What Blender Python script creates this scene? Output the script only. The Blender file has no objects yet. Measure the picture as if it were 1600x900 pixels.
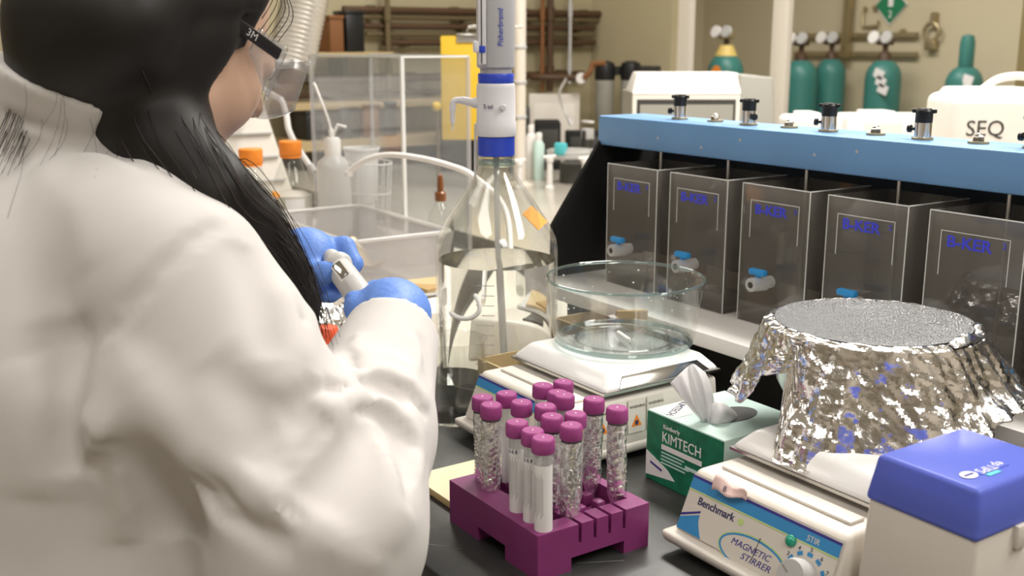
import bpy, bmesh, math, random
import numpy as np
from mathutils import Matrix, Vector
random.seed(7); rng = np.random.default_rng(7)
SC = bpy.context.scene; COL = SC.collection
# ------------------------------------------------------------------ camera
TH, YAW, FPX, CH, BZ = math.radians(12.81), math.radians(33.9), 1680.0, 1.42, 0.92
FW0 = np.array([-math.cos(YAW), math.sin(YAW), 0.0]); RT = np.array([FW0[1], -FW0[0], 0.0]); ZV = np.array([0, 0, 1.0])
CAM = np.array([0, 0, CH]); FWD = FW0*math.cos(TH)-ZV*math.sin(TH); UPV = FW0*math.sin(TH)+ZV*math.cos(TH)
def ray(u, v): return FWD+(u-800)/FPX*RT+(450-v)/FPX*UPV
def pd(u, v, D): return CAM+ray(u, v)*D                      # photo pixel at a measured distance -> place in the room
def pz(u, v, z=BZ): d = ray(u, v); return CAM+d*(z-CH)/d[2]
cd = bpy.data.cameras.new('camera'); cam = bpy.data.objects.new('camera', cd); COL.objects.link(cam)
cam.matrix_world = Matrix([[RT[i], UPV[i], -FWD[i], CAM[i]] for i in range(3)]+[[0, 0, 0, 1]])
cd.sensor_width = 36; cd.lens = 36*FPX/1600; cd.clip_start = .02
cd.dof.use_dof = True; cd.dof.focus_distance = 1.18; cd.dof.aperture_fstop = 7.5
SC.camera = cam
# ------------------------------------------------------------------ world, lamps, exposure
w = bpy.data.worlds.new('world'); SC.world = w; w.use_nodes = True
w.node_tree.nodes['Background'].inputs[0].default_value = (.95, .97, 1, 1); w.node_tree.nodes['Background'].inputs[1].default_value = .35
SC.view_settings.view_transform = 'Standard'; SC.view_settings.look = 'None'; SC.view_settings.gamma = 1
SC.view_settings.use_curve_mapping = False
SC.view_settings.exposure = 0.12
LAMPS = [(-2.6, -.5), (-.8, -.5), (-3.4, 1.9), (-1.6, 1.9), (.3, 1.9), (-4.6, 4.9), (-3.0, 4.9), (1.2, .1)]  # last panel is an extra, added to brighten surfaces facing the camera
LAMP_W = {0: 9, 1: 13, 2: 16, 3: 60, 4: 44, 5: 36, 6: 36, 7: 22}
for i, (lx, ly) in enumerate(LAMPS):
    ld = bpy.data.lights.new('troffer_light', 'AREA'); ld.shape = 'RECTANGLE'; ld.size = 1.2; ld.size_y = .55
    ld.energy = LAMP_W[i]; ld.color = (1, .965, .91)
    lo = bpy.data.objects.new('troffer_light', ld); COL.objects.link(lo); lo.location = (lx, ly, 2.83)
# ------------------------------------------------------------------ materials
def _nodes(name):
    m = bpy.data.materials.new(name); m.use_nodes = True
    return m, m.node_tree, m.node_tree.nodes['Principled BSDF']
def mat(name, col, rough=.5, metal=0., trans=0., ior=1.45, var=0., vscale=8., bump=0., bscale=60., coat=0., alpha=1., sss=0., emit=0., bkind='noise', detail=4.):
    m, nt, b = _nodes(name); I = b.inputs
    c = (*col, 1); I['Base Color'].default_value = c; I['Roughness'].default_value = rough; I['Metallic'].default_value = metal
    I['Transmission Weight'].default_value = trans; I['IOR'].default_value = ior; I['Coat Weight'].default_value = coat; I['Alpha'].default_value = alpha
    if sss: I['Subsurface Weight'].default_value = sss; I['Subsurface Radius'].default_value = (.02, .008, .005)
    if emit: I['Emission Color'].default_value = c; I['Emission Strength'].default_value = emit
    if var or bump:
        tc = nt.nodes.new('ShaderNodeTexCoord')
    if var:
        n = nt.nodes.new('ShaderNodeTexNoise'); n.inputs['Scale'].default_value = vscale; n.inputs['Detail'].default_value = detail
        nt.links.new(tc.outputs['Object'], n.inputs['Vector'])
        r = nt.nodes.new('ShaderNodeMapRange'); r.inputs[1].default_value = .3; r.inputs[2].default_value = .7; r.inputs[3].default_value = 1-var; r.inputs[4].default_value = 1+var
        nt.links.new(n.outputs[0], r.inputs[0])
        x = nt.nodes.new('ShaderNodeMix'); x.data_type = 'RGBA'; x.blend_type = 'MULTIPLY'; x.inputs[0].default_value = 1; x.inputs[6].default_value = c
        nt.links.new(r.outputs[0], x.inputs[7]); nt.links.new(x.outputs[2], I['Base Color'])
    if bump:
        if bkind == 'noise':
            n = nt.nodes.new('ShaderNodeTexNoise'); n.inputs['Detail'].default_value = 3; out = n.outputs[0]
        else:
            n = nt.nodes.new('ShaderNodeTexVoronoi'); out = n.outputs['Distance']
        n.inputs['Scale'].default_value = bscale
        nt.links.new(tc.outputs['Object'], n.inputs['Vector'])
        bp = nt.nodes.new('ShaderNodeBump'); bp.inputs['Strength'].default_value = bump; bp.inputs['Distance'].default_value = .004
        nt.links.new(out, bp.inputs['Height']); nt.links.new(bp.outputs[0], I['Normal'])
    return m
def thin(name, tint=(1, 1, 1), ior=1.5, haze=0., hazecol=(.8, .8, .8), rough=.03):
    """thin clear sheet: sees through with fresnel gloss and a little milky scatter"""
    m = bpy.data.materials.new(name); m.use_nodes = True; nt = m.node_tree; nt.nodes.clear()
    o = nt.nodes.new('ShaderNodeOutputMaterial'); t = nt.nodes.new('ShaderNodeBsdfTransparent'); g = nt.nodes.new('ShaderNodeBsdfGlossy')
    lw = nt.nodes.new('ShaderNodeLayerWeight'); lw.inputs[0].default_value = .5; mx = nt.nodes.new('ShaderNodeMixShader')
    pw = nt.nodes.new('ShaderNodeMath'); pw.operation = 'POWER'; pw.inputs[1].default_value = 4.5; nt.links.new(lw.outputs['Facing'], pw.inputs[0])
    f0 = ((ior-1)/(ior+1))**2; fr = nt.nodes.new('ShaderNodeMath'); fr.operation = 'MULTIPLY_ADD'; fr.inputs[1].default_value = .8-f0; fr.inputs[2].default_value = f0; nt.links.new(pw.outputs[0], fr.inputs[0])
    t.inputs[0].default_value = (*tint, 1); g.inputs['Roughness'].default_value = rough; g.inputs[0].default_value = (.95, .95, .95, 1)
    base = t.outputs[0]
    if haze:
        d = nt.nodes.new('ShaderNodeBsdfDiffuse'); d.inputs[0].default_value = (*hazecol, 1); tr = nt.nodes.new('ShaderNodeBsdfTranslucent'); tr.inputs[0].default_value = (*hazecol, 1)
        m0 = nt.nodes.new('ShaderNodeMixShader'); nt.links.new(d.outputs[0], m0.inputs[1]); nt.links.new(tr.outputs[0], m0.inputs[2])
        m1 = nt.nodes.new('ShaderNodeMixShader'); m1.inputs[0].default_value = haze
        nt.links.new(base, m1.inputs[1]); nt.links.new(m0.outputs[0], m1.inputs[2]); base = m1.outputs[0]
    nt.links.new(fr.outputs[0], mx.inputs[0]); nt.links.new(base, mx.inputs[1]); nt.links.new(g.outputs[0], mx.inputs[2])
    nt.links.new(mx.outputs[0], o.inputs[0]); return m
M = dict(
 bench=mat('bench_epoxy', (.042, .042, .040), .32, var=.45, vscale=9, bump=.05, bscale=30),
 scratch=mat('bench_scratch', (.16, .16, .15), .6),
 edge=mat('bench_edge', (.09, .075, .035), .5), cabinet=mat('cabinet_paint', (.42, .38, .29), .5),
 pale=mat('pale_counter', (.50, .46, .40), .25, var=.06, vscale=3), paper=mat('bench_paper', (.72, .66, .57), .8, var=.05),
 wall=mat('wall_paint', (.46, .40, .255), .75, var=.05, vscale=1.5), wall2=mat('far_wall_paint', (.56, .49, .34), .8, var=.04, vscale=1.2),
 ceil=mat('ceiling_tile', (.75, .73, .68), .9), floor=mat('floor_tile', (.35, .32, .27), .4, var=.1, vscale=3),
 post=mat('post_paint', (.78, .72, .63), .5), olive=mat('olive_trim', (.20, .16, .07), .6),
 white=mat('white_plastic', (.84, .81, .78), .32), cream=mat('cream_plastic', (.70, .65, .58), .4), warmwhite=mat('warm_white', (.78, .73, .66), .35),
 enamel=mat('white_enamel', (.88, .86, .84), .22, coat=.3),
 black=mat('black_plastic', (.012, .012, .012), .4), matteblack=mat('matte_black', (.008, .008, .008), .7), dark=mat('dark_grey', (.05, .048, .042), .5), grey=mat('grey_plastic', (.32, .31, .27), .5), lgrey=mat('light_grey', (.55, .54, .53), .4),
 beam=mat('blue_beam_paint', (.17, .36, .66), .38, var=.05, vscale=6), blue=mat('cobalt_blue', (.03, .065, .50), .35), valveblue=mat('valve_blue', (.03, .30, .70), .4), panelblue=mat('panel_blue', (.04, .27, .58), .45), navy=mat('navy_ink', (.045, .035, .26), .5), ink=mat('dark_ink', (.05, .05, .12), .6), lime=mat('lime_ink', (.55, .68, .25), .5), jarblue=mat('jar_print_blue', (.06, .07, .75), .6),
 chrome=mat('chrome', (.75, .73, .70), .18, 1), steel=mat('brushed_steel', (.55, .53, .50), .3, 1, bump=.05), brass=mat('aged_brass', (.42, .34, .20), .4, .7), mirror=mat('polished_steel', (.62, .60, .57), .12, 1),
 purple=mat('purple_plastic', (.225, .035, .150), .42, var=.06, vscale=40), cap=mat('purple_cap', (.33, .055, .22), .45),
 tubeplastic=thin('clear_tube', (.93, .94, .93), 1.4, .22, (.85, .85, .84), .15), label=mat('white_label', (.80, .78, .77), .6), print_=mat('grey_print', (.30, .29, .29), .7),
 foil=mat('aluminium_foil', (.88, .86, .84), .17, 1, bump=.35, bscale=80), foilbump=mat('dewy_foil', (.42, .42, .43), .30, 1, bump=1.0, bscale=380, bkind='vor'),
 tubefoil=mat('tube_foil', (.93, .92, .91), .26, .95, bump=.3, bscale=150),
 glass=mat('clear_glass', (1, 1, 1), .0, trans=1, ior=1.47), pyrex=mat('pyrex_glass', (.93, .985, .97), .0, trans=1, ior=1.47), water=mat('water', (1, 1, 1), 0, trans=1, ior=1.33),
 bowlglass=thin('bowl_glass', (.965, .977, .973), 1.6, .02, (.80, .84, .83), .02), rimglass=thin('rim_glass', (.72, .80, .79), 1.5, .10, (.7, .80, .78), .05), bottleglass=thin('bottle_glass', (.955, .96, .95), 1.5, .012, (.8, .8, .78), .02),
 acrylic=thin('clear_acrylic', (.93, .94, .95), 1.35, .05, (.75, .77, .8)), jar=thin('jar_acrylic', (.80, .79, .77), 1.5, .30, (.40, .37, .34)), edgeacr=mat('acrylic_edge', (.72, .72, .70), .3), bin=thin('bin_plastic', (.86, .86, .87), 1.4, .35, (.80, .78, .78), .2),  # jar haze colour stands in for the room reflected in the acrylic
 thinglass=thin('thin_glass', (.95, .96, .95), 1.45, .03), milk=thin('translucent_white', (.8, .8, .8), 1.35, .7, (.85, .84, .82), .3),
 orange=mat('orange_cap', (.90, .27, .03), .45), tape=mat('orange_tape', (.90, .36, .05), .6), redcap=mat('red_orange_cap', (.85, .12, .05), .4),
 yellow=mat('yellow_board', (.80, .52, .04), .45), teal=mat('teal_cylinder', (.045, .19, .165), .4), tealblue=mat('teal_clip', (.10, .55, .60), .5), cylyellow=mat('cylinder_yellow', (.70, .52, .16), .5),
 green=mat('box_green', (.008, .17, .085), .5, var=.25, vscale=90), mint=mat('box_mint', (.58, .75, .69), .55), signgreen=mat('sign_green', (.02, .20, .09), .5), greenled=mat('green_lamp', (.01, .32, .20), .25, coat=.5),
 card=mat('cardboard', (.40, .26, .11), .8, var=.08, vscale=30), card2=mat('cardboard_inside', (.52, .40, .22), .8), pad=mat('note_pad', (.86, .74, .50), .7), padedge=mat('note_pad_edge', (.70, .52, .25), .7),
 tissue=thin('tissue', (.9, .9, .9), 1.1, .96, (.93, .92, .93), .6), pink=mat('pink_note', (.80, .58, .54), .7), liddark=mat('lid_blue', (.07, .10, .50), .3),
 pipe=mat('dark_pipe', (.085, .045, .022), .5), pipe2=mat('olive_pipe', (.16, .12, .06), .6), rust=mat('rust', (.22, .09, .03), .7),
 duct=mat('aluminium_duct', (.70, .67, .62), .35, .8), carboy=mat('carboy_plastic', (.84, .79, .72), .45, sss=.05),
 coat=mat('lab_coat', (.65, .622, .602), .85, var=.015, vscale=14, bump=.025, bscale=600), skin=mat('skin', (.66, .43, .31), .5, sss=.15, var=.05, vscale=25), hair=mat('hair', (.007, .005, .004), .55), hairlight=mat('hair_streak', (.045, .026, .018), .45), trouser=mat('trousers', (.03, .035, .05), .8), shoe=mat('shoes', (.02, .02, .02), .5),
 glove=mat('blue_nitrile', (.13, .27, .72), .5, bump=.25, bscale=120), goggle=thin('goggle_plastic', (.84, .85, .86), 1.55, .18, (.75, .75, .76), .05), temple=mat('temple_black', (.015, .012, .013), .35),
 pipgrey=mat('pipette_grey', (.60, .585, .56), .35), dispgrey=mat('dispenser_grey', (.46, .455, .47), .38), dispwhite=mat('dispenser_white', (.70, .69, .71), .35),
 ledge=mat('liner_white', (.93, .93, .9), .6), amber=mat('amber', (.20, .07, .02), .2), lamp=mat('lamp_diffuser', (1, .97, .92), .5, emit=3.0),
)
_l = bpy.data.materials.new('blue_lid'); _l.use_nodes = True
_b = _l.node_tree.nodes['Principled BSDF']; _b.inputs['Base Color'].default_value = (.16, .21, .76, 1); _b.inputs['Roughness'].default_value = .3; _b.inputs['Transmission Weight'].default_value = .3; _b.inputs['IOR'].default_value = 1.2
M['lid'] = _l
# ------------------------------------------------------------------ geometry kit
class G:
    def __init__(s): s.v = []; s.f = []; s.flat = False
    def add(s, v, f, X=None):
        n = len(s.v)
        if X is not None: v = [tuple(X @ Vector(p)) for p in v]
        s.v += [tuple(map(float, p)) for p in v]; s.f += [tuple(i+n for i in q) for q in f]; return s
    def box(s, x0, x1, y0, y1, z0, z1, bev=0., X=None, seg=2):
        bm = bmesh.new(); bmesh.ops.create_cube(bm, size=1)
        for p in bm.verts: p.co = ((x0+x1)/2+p.co.x*(x1-x0), (y0+y1)/2+p.co.y*(y1-y0), (z0+z1)/2+p.co.z*(z1-z0))
        if bev: bmesh.ops.bevel(bm, geom=list(bm.edges), offset=bev, segments=seg, affect='EDGES', profile=.5)
        bm.verts.index_update(); s.add([tuple(p.co) for p in bm.verts], [[p.index for p in q.verts] for q in bm.faces], X); bm.free(); return s
    def hexa(s, b, t, bev=0., X=None):
        """eight-corner solid: bottom ring b, top ring t (counter-clockwise from above)"""
        bm = bmesh.new(); vs = [bm.verts.new(p) for p in list(b)+list(t)]
        n = len(b); bm.faces.new(vs[:n][::-1]); bm.faces.new(vs[n:])
        for i in range(n): bm.faces.new((vs[i], vs[(i+1) % n], vs[n+(i+1) % n], vs[n+i]))
        if bev: bmesh.ops.bevel(bm, geom=list(bm.edges), offset=bev, segments=3, affect='EDGES', profile=.5)
        bm.verts.index_update(); s.add([tuple(p.co) for p in bm.verts], [[p.index for p in q.verts] for q in bm.faces], X); bm.free(); return s
    def prism(s, poly, z0, z1, X=None, bev=0.):
        return s.hexa([(x, y, z0) for x, y in poly], [(x, y, z1) for x, y in poly], bev, X)
    def lathe(s, prof, n=32, c=(0, 0, 0), X=None, cap=True):
        v = []; f = []; m = len(prof)
        for r, z in prof:
            for k in range(n): a = 2*math.pi*k/n; v.append((c[0]+max(r, 1e-5)*math.cos(a), c[1]+max(r, 1e-5)*math.sin(a), c[2]+z))
        for i in range(m-1):
            for k in range(n): k2 = (k+1) % n; f.append((i*n+k, i*n+k2, (i+1)*n+k2, (i+1)*n+k))
        if cap:
            f.append(tuple(range(n))[::-1]); f.append(tuple((m-1)*n+k for k in range(n)))
        return s.add(v, f, X)
    def tube(s, pts, r, n=10, X=None, closed=False):
        P = [Vector(p) for p in pts]; m = len(P); R = r if hasattr(r, '__len__') else [r]*m
        v = []; f = []; up = None
        for i in range(m):
            t = (P[(i+1) % m]-P[i-1]) if closed else (P[min(i+1, m-1)]-P[max(i-1, 0)])
            t.normalize()
            if up is None: up = t.orthogonal().normalized()
            up = (up-t*up.dot(t)); up = up.normalized() if up.length > 1e-6 else t.orthogonal().normalized()
            b = t.cross(up)
            for k in range(n): a = 2*math.pi*k/n; v.append(P[i]+(up*math.cos(a)+b*math.sin(a))*R[i])
        for i in range(m if closed else m-1):
            j = (i+1) % m
            for k in range(n): k2 = (k+1) % n; f.append((i*n+k, i*n+k2, j*n+k2, j*n+k))
        if not closed: f.append(tuple(range(n))[::-1]); f.append(tuple((m-1)*n+k for k in range(n)))
        return s.add(v, f, X)
    def grid(s, fn, nu, nv, wrap=False, X=None):
        v = [fn(i/(nu if wrap else nu-1), j/(nv-1)) for j in range(nv) for i in range(nu)]
        f = [(j*nu+i, j*nu+(i+1) % nu, (j+1)*nu+(i+1) % nu, (j+1)*nu+i) for j in range(nv-1) for i in range(nu if wrap else nu-1)]
        return s.add(v, f, X)
    def xf(s, X): s.v = [tuple(X @ Vector(p)) for p in s.v]; return s
def T(x, y, z): return Matrix.Translation((x, y, z))
def RX(a): return Matrix.Rotation(math.radians(a), 4, 'X')
def RY(a): return Matrix.Rotation(math.radians(a), 4, 'Y')
def RZ(a): return Matrix.Rotation(math.radians(a), 4, 'Z')
def frame(o, xa, ya):
    """matrix whose local x, y follow xa, ya at origin o (z = their normal)"""
    x = Vector(xa).normalized(); z = x.cross(Vector(ya)).normalized(); y = z.cross(x); o = Vector(o)
    return Matrix(((x.x, y.x, z.x, o.x), (x.y, y.y, z.y, o.y), (x.z, y.z, z.z, o.z), (0, 0, 0, 1)))
def smoothpath(pts, n=6):
    P = [np.array(p, float) for p in pts]; P = [2*P[0]-P[1]]+P+[2*P[-1]-P[-2]]; out = []
    for i in range(1, len(P)-2):
        for k in range(n):
            t = k/n; a, b, c, d = P[i-1:i+3]
            out.append(.5*((2*b)+(-a+c)*t+(2*a-5*b+4*c-d)*t*t+(-a+3*b-3*c+d)*t**3))
    out.append(P[-2]); return out
def obj(name, g, m, parent=None, smooth=40, world=False, solid=0., sub=0):
    me = bpy.data.meshes.new(name)
    V = g.v
    if world and parent is not None:
        p = parent; L = Vector((0, 0, 0))
        while p is not None: L = L+p.location; p = p.parent
        V = [(a-L.x, b-L.y, c-L.z) for a, b, c in V]
    me.from_pydata(V, [], g.f); me.validate()
    me.materials.append(M[m] if isinstance(m, str) else m)
    if smooth:
        me.polygons.foreach_set('use_smooth', [True]*len(me.polygons))
        if smooth < 180: me.set_sharp_from_angle(angle=math.radians(smooth))
    o = bpy.data.objects.new(name, me); COL.objects.link(o); o.parent = parent
    if solid: md = o.modifiers.new('thickness', 'SOLIDIFY'); md.thickness = solid; md.offset = 0
    return o
def tag(o, label, cat, group=None, kind=None):
    o['label'] = label; o['category'] = cat
    if group: o['group'] = group
    if kind: o['kind'] = kind
    return o
def thing(name, loc, label, cat, group=None, rz=0):
    o = bpy.data.objects.new(name, None); COL.objects.link(o); o.location = loc; o.rotation_euler.z = math.radians(rz); o.empty_display_size = .05
    return tag(o, label, cat, group)
def struct(name, g, m, label=None, parent=None, smooth=30):
    o = obj(name, g, m, parent, smooth); o['kind'] = 'structure'
    if label: o['label'] = label
    return o
def dup(root, parent=None):
    c = root.copy(); COL.objects.link(c); c.parent = parent
    for ch in list(root.children): dup(ch, c)
    return c
_txt = {}
def text(s, size, X, ext=.0003, g=None, align='LEFT', shear=0., sx=1., bold=0.):
    c = bpy.data.curves.new('t', 'FONT'); c.body = s; c.size = size; c.extrude = ext; c.align_x = align; c.shear = shear; c.resolution_u = 3; c.offset = bold
    o = bpy.data.objects.new('t', c); me = bpy.data.meshes.new_from_object(o)
    v = [(p.co.x*sx, p.co.y, p.co.z) for p in me.vertices]; f = [tuple(q.vertices) for q in me.polygons]
    bpy.data.objects.remove(o); bpy.data.meshes.remove(me); bpy.data.curves.remove(c)
    g = g or G(); return g.add(v, f, X)
# signed-distance kit: organic shapes are blended from tapered limbs, then meshed
def sm_min(a, b, k): h = np.clip(.5+.5*(b-a)/k, 0, 1); return b*(1-h)+a*h-k*h*(1-h)
def sm_max(a, b, k): return -sm_min(-a, -b, k)
def cone(P, a, b, ra, rb, sc=None):
    a = np.array(a, float); b = np.array(b, float); Q = P
    if sc is not None: sc = np.array(sc, float); Q = P/sc; a = a/sc; b = b/sc
    d = b-a; t = np.clip(((Q-a)@d)/max(d@d, 1e-9), 0, 1); q = Q-a-t[..., None]*d
    return np.sqrt((q*q).sum(-1))-(ra+(rb-ra)*t)
def ell(P, c, r, Rm=None):
    q = P-np.array(c, float)
    if Rm is not None: q = q@np.array(Rm.to_3x3())
    r = np.array(r, float); k0 = np.sqrt(((q/r)**2).sum(-1)); k1 = np.sqrt(((q/(r*r))**2).sum(-1))
    return k0*(k0-1)/np.maximum(k1, 1e-6)
def poly(P, pts, rad, k=.01):
    d = None
    for i in range(len(pts)-1):
        e = cone(P, pts[i], pts[i+1], rad[i], rad[i+1]); d = e if d is None else sm_min(d, e, k)
    return d
def nets(fn, lo, hi, h, margin=.012):
    ax = [np.arange(lo[i], hi[i]+h, h) for i in range(3)]; n = [len(a) for a in ax]
    cs = 4; ca = [a[0]+np.arange(0, len(a)+cs, cs)*h for a in ax]                # coarse pass, then only the shell near the surface
    Pc = np.stack(np.meshgrid(*ca, indexing='ij'), -1); Vc = fn(Pc.reshape(-1, 3)).reshape(Pc.shape[:3])
    ix = [np.minimum((np.arange(m)+cs//2)//cs, len(c)-1) for m, c in zip(n, ca)]
    V = Vc[np.ix_(*ix)].copy(); mk = np.argwhere(np.abs(V) < cs*h*1.9+margin)
    for i in range(0, len(mk), 400000):
        m = mk[i:i+400000]; V[m[:, 0], m[:, 1], m[:, 2]] = fn(np.array(lo)+m*h)
    S = V < 0
    c = [(i, j, k) for i in (0, 1) for j in (0, 1) for k in (0, 1)]
    sl = lambda A, o: A[o[0]:n[0]-1+o[0], o[1]:n[1]-1+o[1], o[2]:n[2]-1+o[2]]
    cnt = sum(sl(S, o).astype(int) for o in c); act = (cnt > 0) & (cnt < 8)
    idx = -np.ones(act.shape, int); ijk = np.argwhere(act); idx[act] = np.arange(len(ijk))
    acc = np.zeros((len(ijk), 3)); num = np.zeros(len(ijk))
    for o in c:
        for a in range(3):
            if o[a]: continue
            o2 = list(o); o2[a] = 1
            va = sl(V, o)[act]; vb = sl(V, o2)[act]; m = (va < 0) != (vb < 0)
            t = np.where(m, va/np.where(m, va-vb, 1), 0); p = np.tile(np.array(o, float), (len(ijk), 1)); p[:, a] += t
            acc[m] += p[m]; num[m] += 1
    vert = np.array(lo)+(ijk+acc/num[:, None])*h
    F = []
    for a in range(3):
        b, d = (a+1) % 3, (a+2) % 3
        s0 = [slice(1, n[i]-1) for i in range(3)]; s0[a] = slice(0, n[a]-1); s1 = list(s0); s1[a] = slice(1, n[a])
        A = S[tuple(s0)]; Bq = S[tuple(s1)]; e = np.argwhere(A != Bq); flip = A[A != Bq]
        e[:, b] += 1; e[:, d] += 1
        def cell(ob, od): q = e.copy(); q[:, b] -= ob; q[:, d] -= od; return idx[q[:, 0], q[:, 1], q[:, 2]]
        q = np.stack([cell(1, 1), cell(0, 1), cell(0, 0), cell(1, 0)], 1)
        q[~flip] = q[~flip][:, ::-1]; F.append(q)
    F = np.concatenate(F); F = F[(F >= 0).all(1)]
    g = G(); g.v = [tuple(p) for p in vert.tolist()]; g.f = [tuple(q) for q in F.tolist()]; return g
# ------------------------------------------------------------------ the setting
struct('floor', G().box(-7, 3, -3, 7.2, -.1, 0), 'floor', 'pale vinyl laboratory floor')
struct('ceiling', G().box(-7, 3, -3, 7.2, 2.9, 3.0), 'ceil', 'off-white laboratory ceiling')
wl = struct('wall_left', G().box(-4.5, -4.3, -3, 3.5, 0, 2.9), 'wall', 'beige wall carrying dark pipes')
struct('wall_middle', G().box(-4.3, -3.72, 3.36, 3.48, 0, 2.9), 'wall', 'plain beige wall stub beside the white post')
struct('wall_back', G().box(-7, 3, 6.6, 6.8, 0, 2.9), 'wall2', 'far beige wall behind the gas cylinders')
struct('wall_far_left', G().box(-7.1, -6.9, 3.4, 6.6, 0, 2.9), 'wall2', 'beige side wall of the cylinder bay')
struct('wall_right', G().box(2.9, 3.1, -3, 7.2, 0, 2.9), 'post', 'beige wall right of the camera')
struct('wall_near', G().box(-7, 3, -3.2, -3, 0, 2.9), 'post', 'beige wall behind the camera')
def px_on(u, Y): d = ray(u, 80); t = Y/d[1]; return CAM[0]+d[0]*t
for i, (ua, ub, mm, lb) in enumerate(((1050, 1077, 'post', 'white post at the end of the plain wall'), (1204, 1229, 'post', 'white post between the yellow-topped cylinder and the green pair'), (1590, 1640, 'olive', 'olive post at the right edge of the cylinder bay'))):
    a, b = px_on(ua, 3.40), px_on(ub, 3.40)
    struct('trim_%d' % (i+1), G().box(a, b, 3.40, 3.43, 0, 2.9, .004), mm, lb)
for i, (lx, ly) in enumerate(LAMPS):
    t = thing('ceiling_light', (lx, ly, 2.84), 'flat white ceiling light panel ' + ['behind the person on the left', 'behind the camera', 'over the far left of the pale counter', 'over the jar tester', 'over the near bench end', 'over the yellow-topped cylinder', 'over the cylinder with the green cap', 'added right of the camera as unseen fill'][i], 'ceiling light', 'ceiling light panels')
    g = G()
    for a in ((-.63, .63, -.31, -.29), (-.63, .63, .29, .31), (-.63, -.61, -.29, .29), (.61, .63, -.29, .29)): g.box(*a, -.03, .06)
    obj('frame', g, 'white', t); obj('backing', G().box(-.61, .61, -.29, .29, .03, .05), 'white', t)
# ------------------------------------------------------------------ benches
FY = .47
o = obj('worktop', G().box(-4.25, .9, FY, 1.40, BZ-.032, BZ, .003), 'bench'); tag(o, 'scratched black epoxy bench top under the stirrers and tube rack', 'worktop')
g = G()
for (a, b) in (((632, 845), (722, 858)), ((640, 827), (676, 822)), ((900, 880), (975, 876)), ((668, 665), (720, 672))):
    p, q = pz(*a), pz(*b); d = (q-p)/np.linalg.norm(q-p); n_ = np.array([-d[1], d[0], 0])*.0006
    g.add([p-n_+ZV*.0002, q-n_+ZV*.0002, q+n_+ZV*.0002, p+n_+ZV*.0002], [(0, 1, 2, 3)])
obj('scratch', g, 'scratch', o, world=True)['kind'] = 'stuff'
for i, xa in enumerate((-4.2, -3.2, -2.2, -1.2, -.2)):
    t = thing('base_cabinet', (xa+.5, .95, 0), ['beige base cabinet at the far end of the bench', 'beige base cabinet second from the far end of the bench', 'beige base cabinet behind the person', 'beige base cabinet under the tube rack', 'beige base cabinet under the near bench end'][i], 'cabinet', 'bench base cabinets')
    obj('body', G().box(-.498, .498, -.42, .42, .1, BZ-.033, .003), 'cabinet', t); obj('edge_band', G().box(-.498, .498, -.455, -.42, BZ-.10, BZ-.033), 'edge', t)
    obj('plinth', G().box(-.49, .49, -.36, .40, 0, .1), 'dark', t)
    for s in (-1, 1):
        d = obj('door', G().box(s*.25-.24, s*.25+.24, -.438, -.42, .13, BZ-.12, .004), 'cabinet', t)
        obj('handle', G().tube([(s*.06, -.45, .6), (s*.06, -.462, .61), (s*.06, -.462, .70), (s*.06, -.45, .71)], .005), 'steel', d)
o = obj('pale_worktop', G().box(-4.25, -.2, 1.50, 3.0, BZ-.04, BZ, .004), 'pale'); tag(o, 'pale glossy counter behind the large glass bottle', 'worktop')
t = thing('pale_cabinet', (-2.2, 2.2, 0), 'long beige cabinet under the pale counter', 'cabinet'); obj('body', G().box(-2, 1.9, -.66, .72, .08, BZ-.041, .003), 'cabinet', t); obj('plinth', G().box(-1.98, 1.88, -.6, .7, 0, .08), 'dark', t)
for k in range(6): obj('door', G().box(-1.97+k*.65, -1.36+k*.65, -.68, -.66, .12, BZ-.1, .004), 'cabinet', t)
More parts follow.
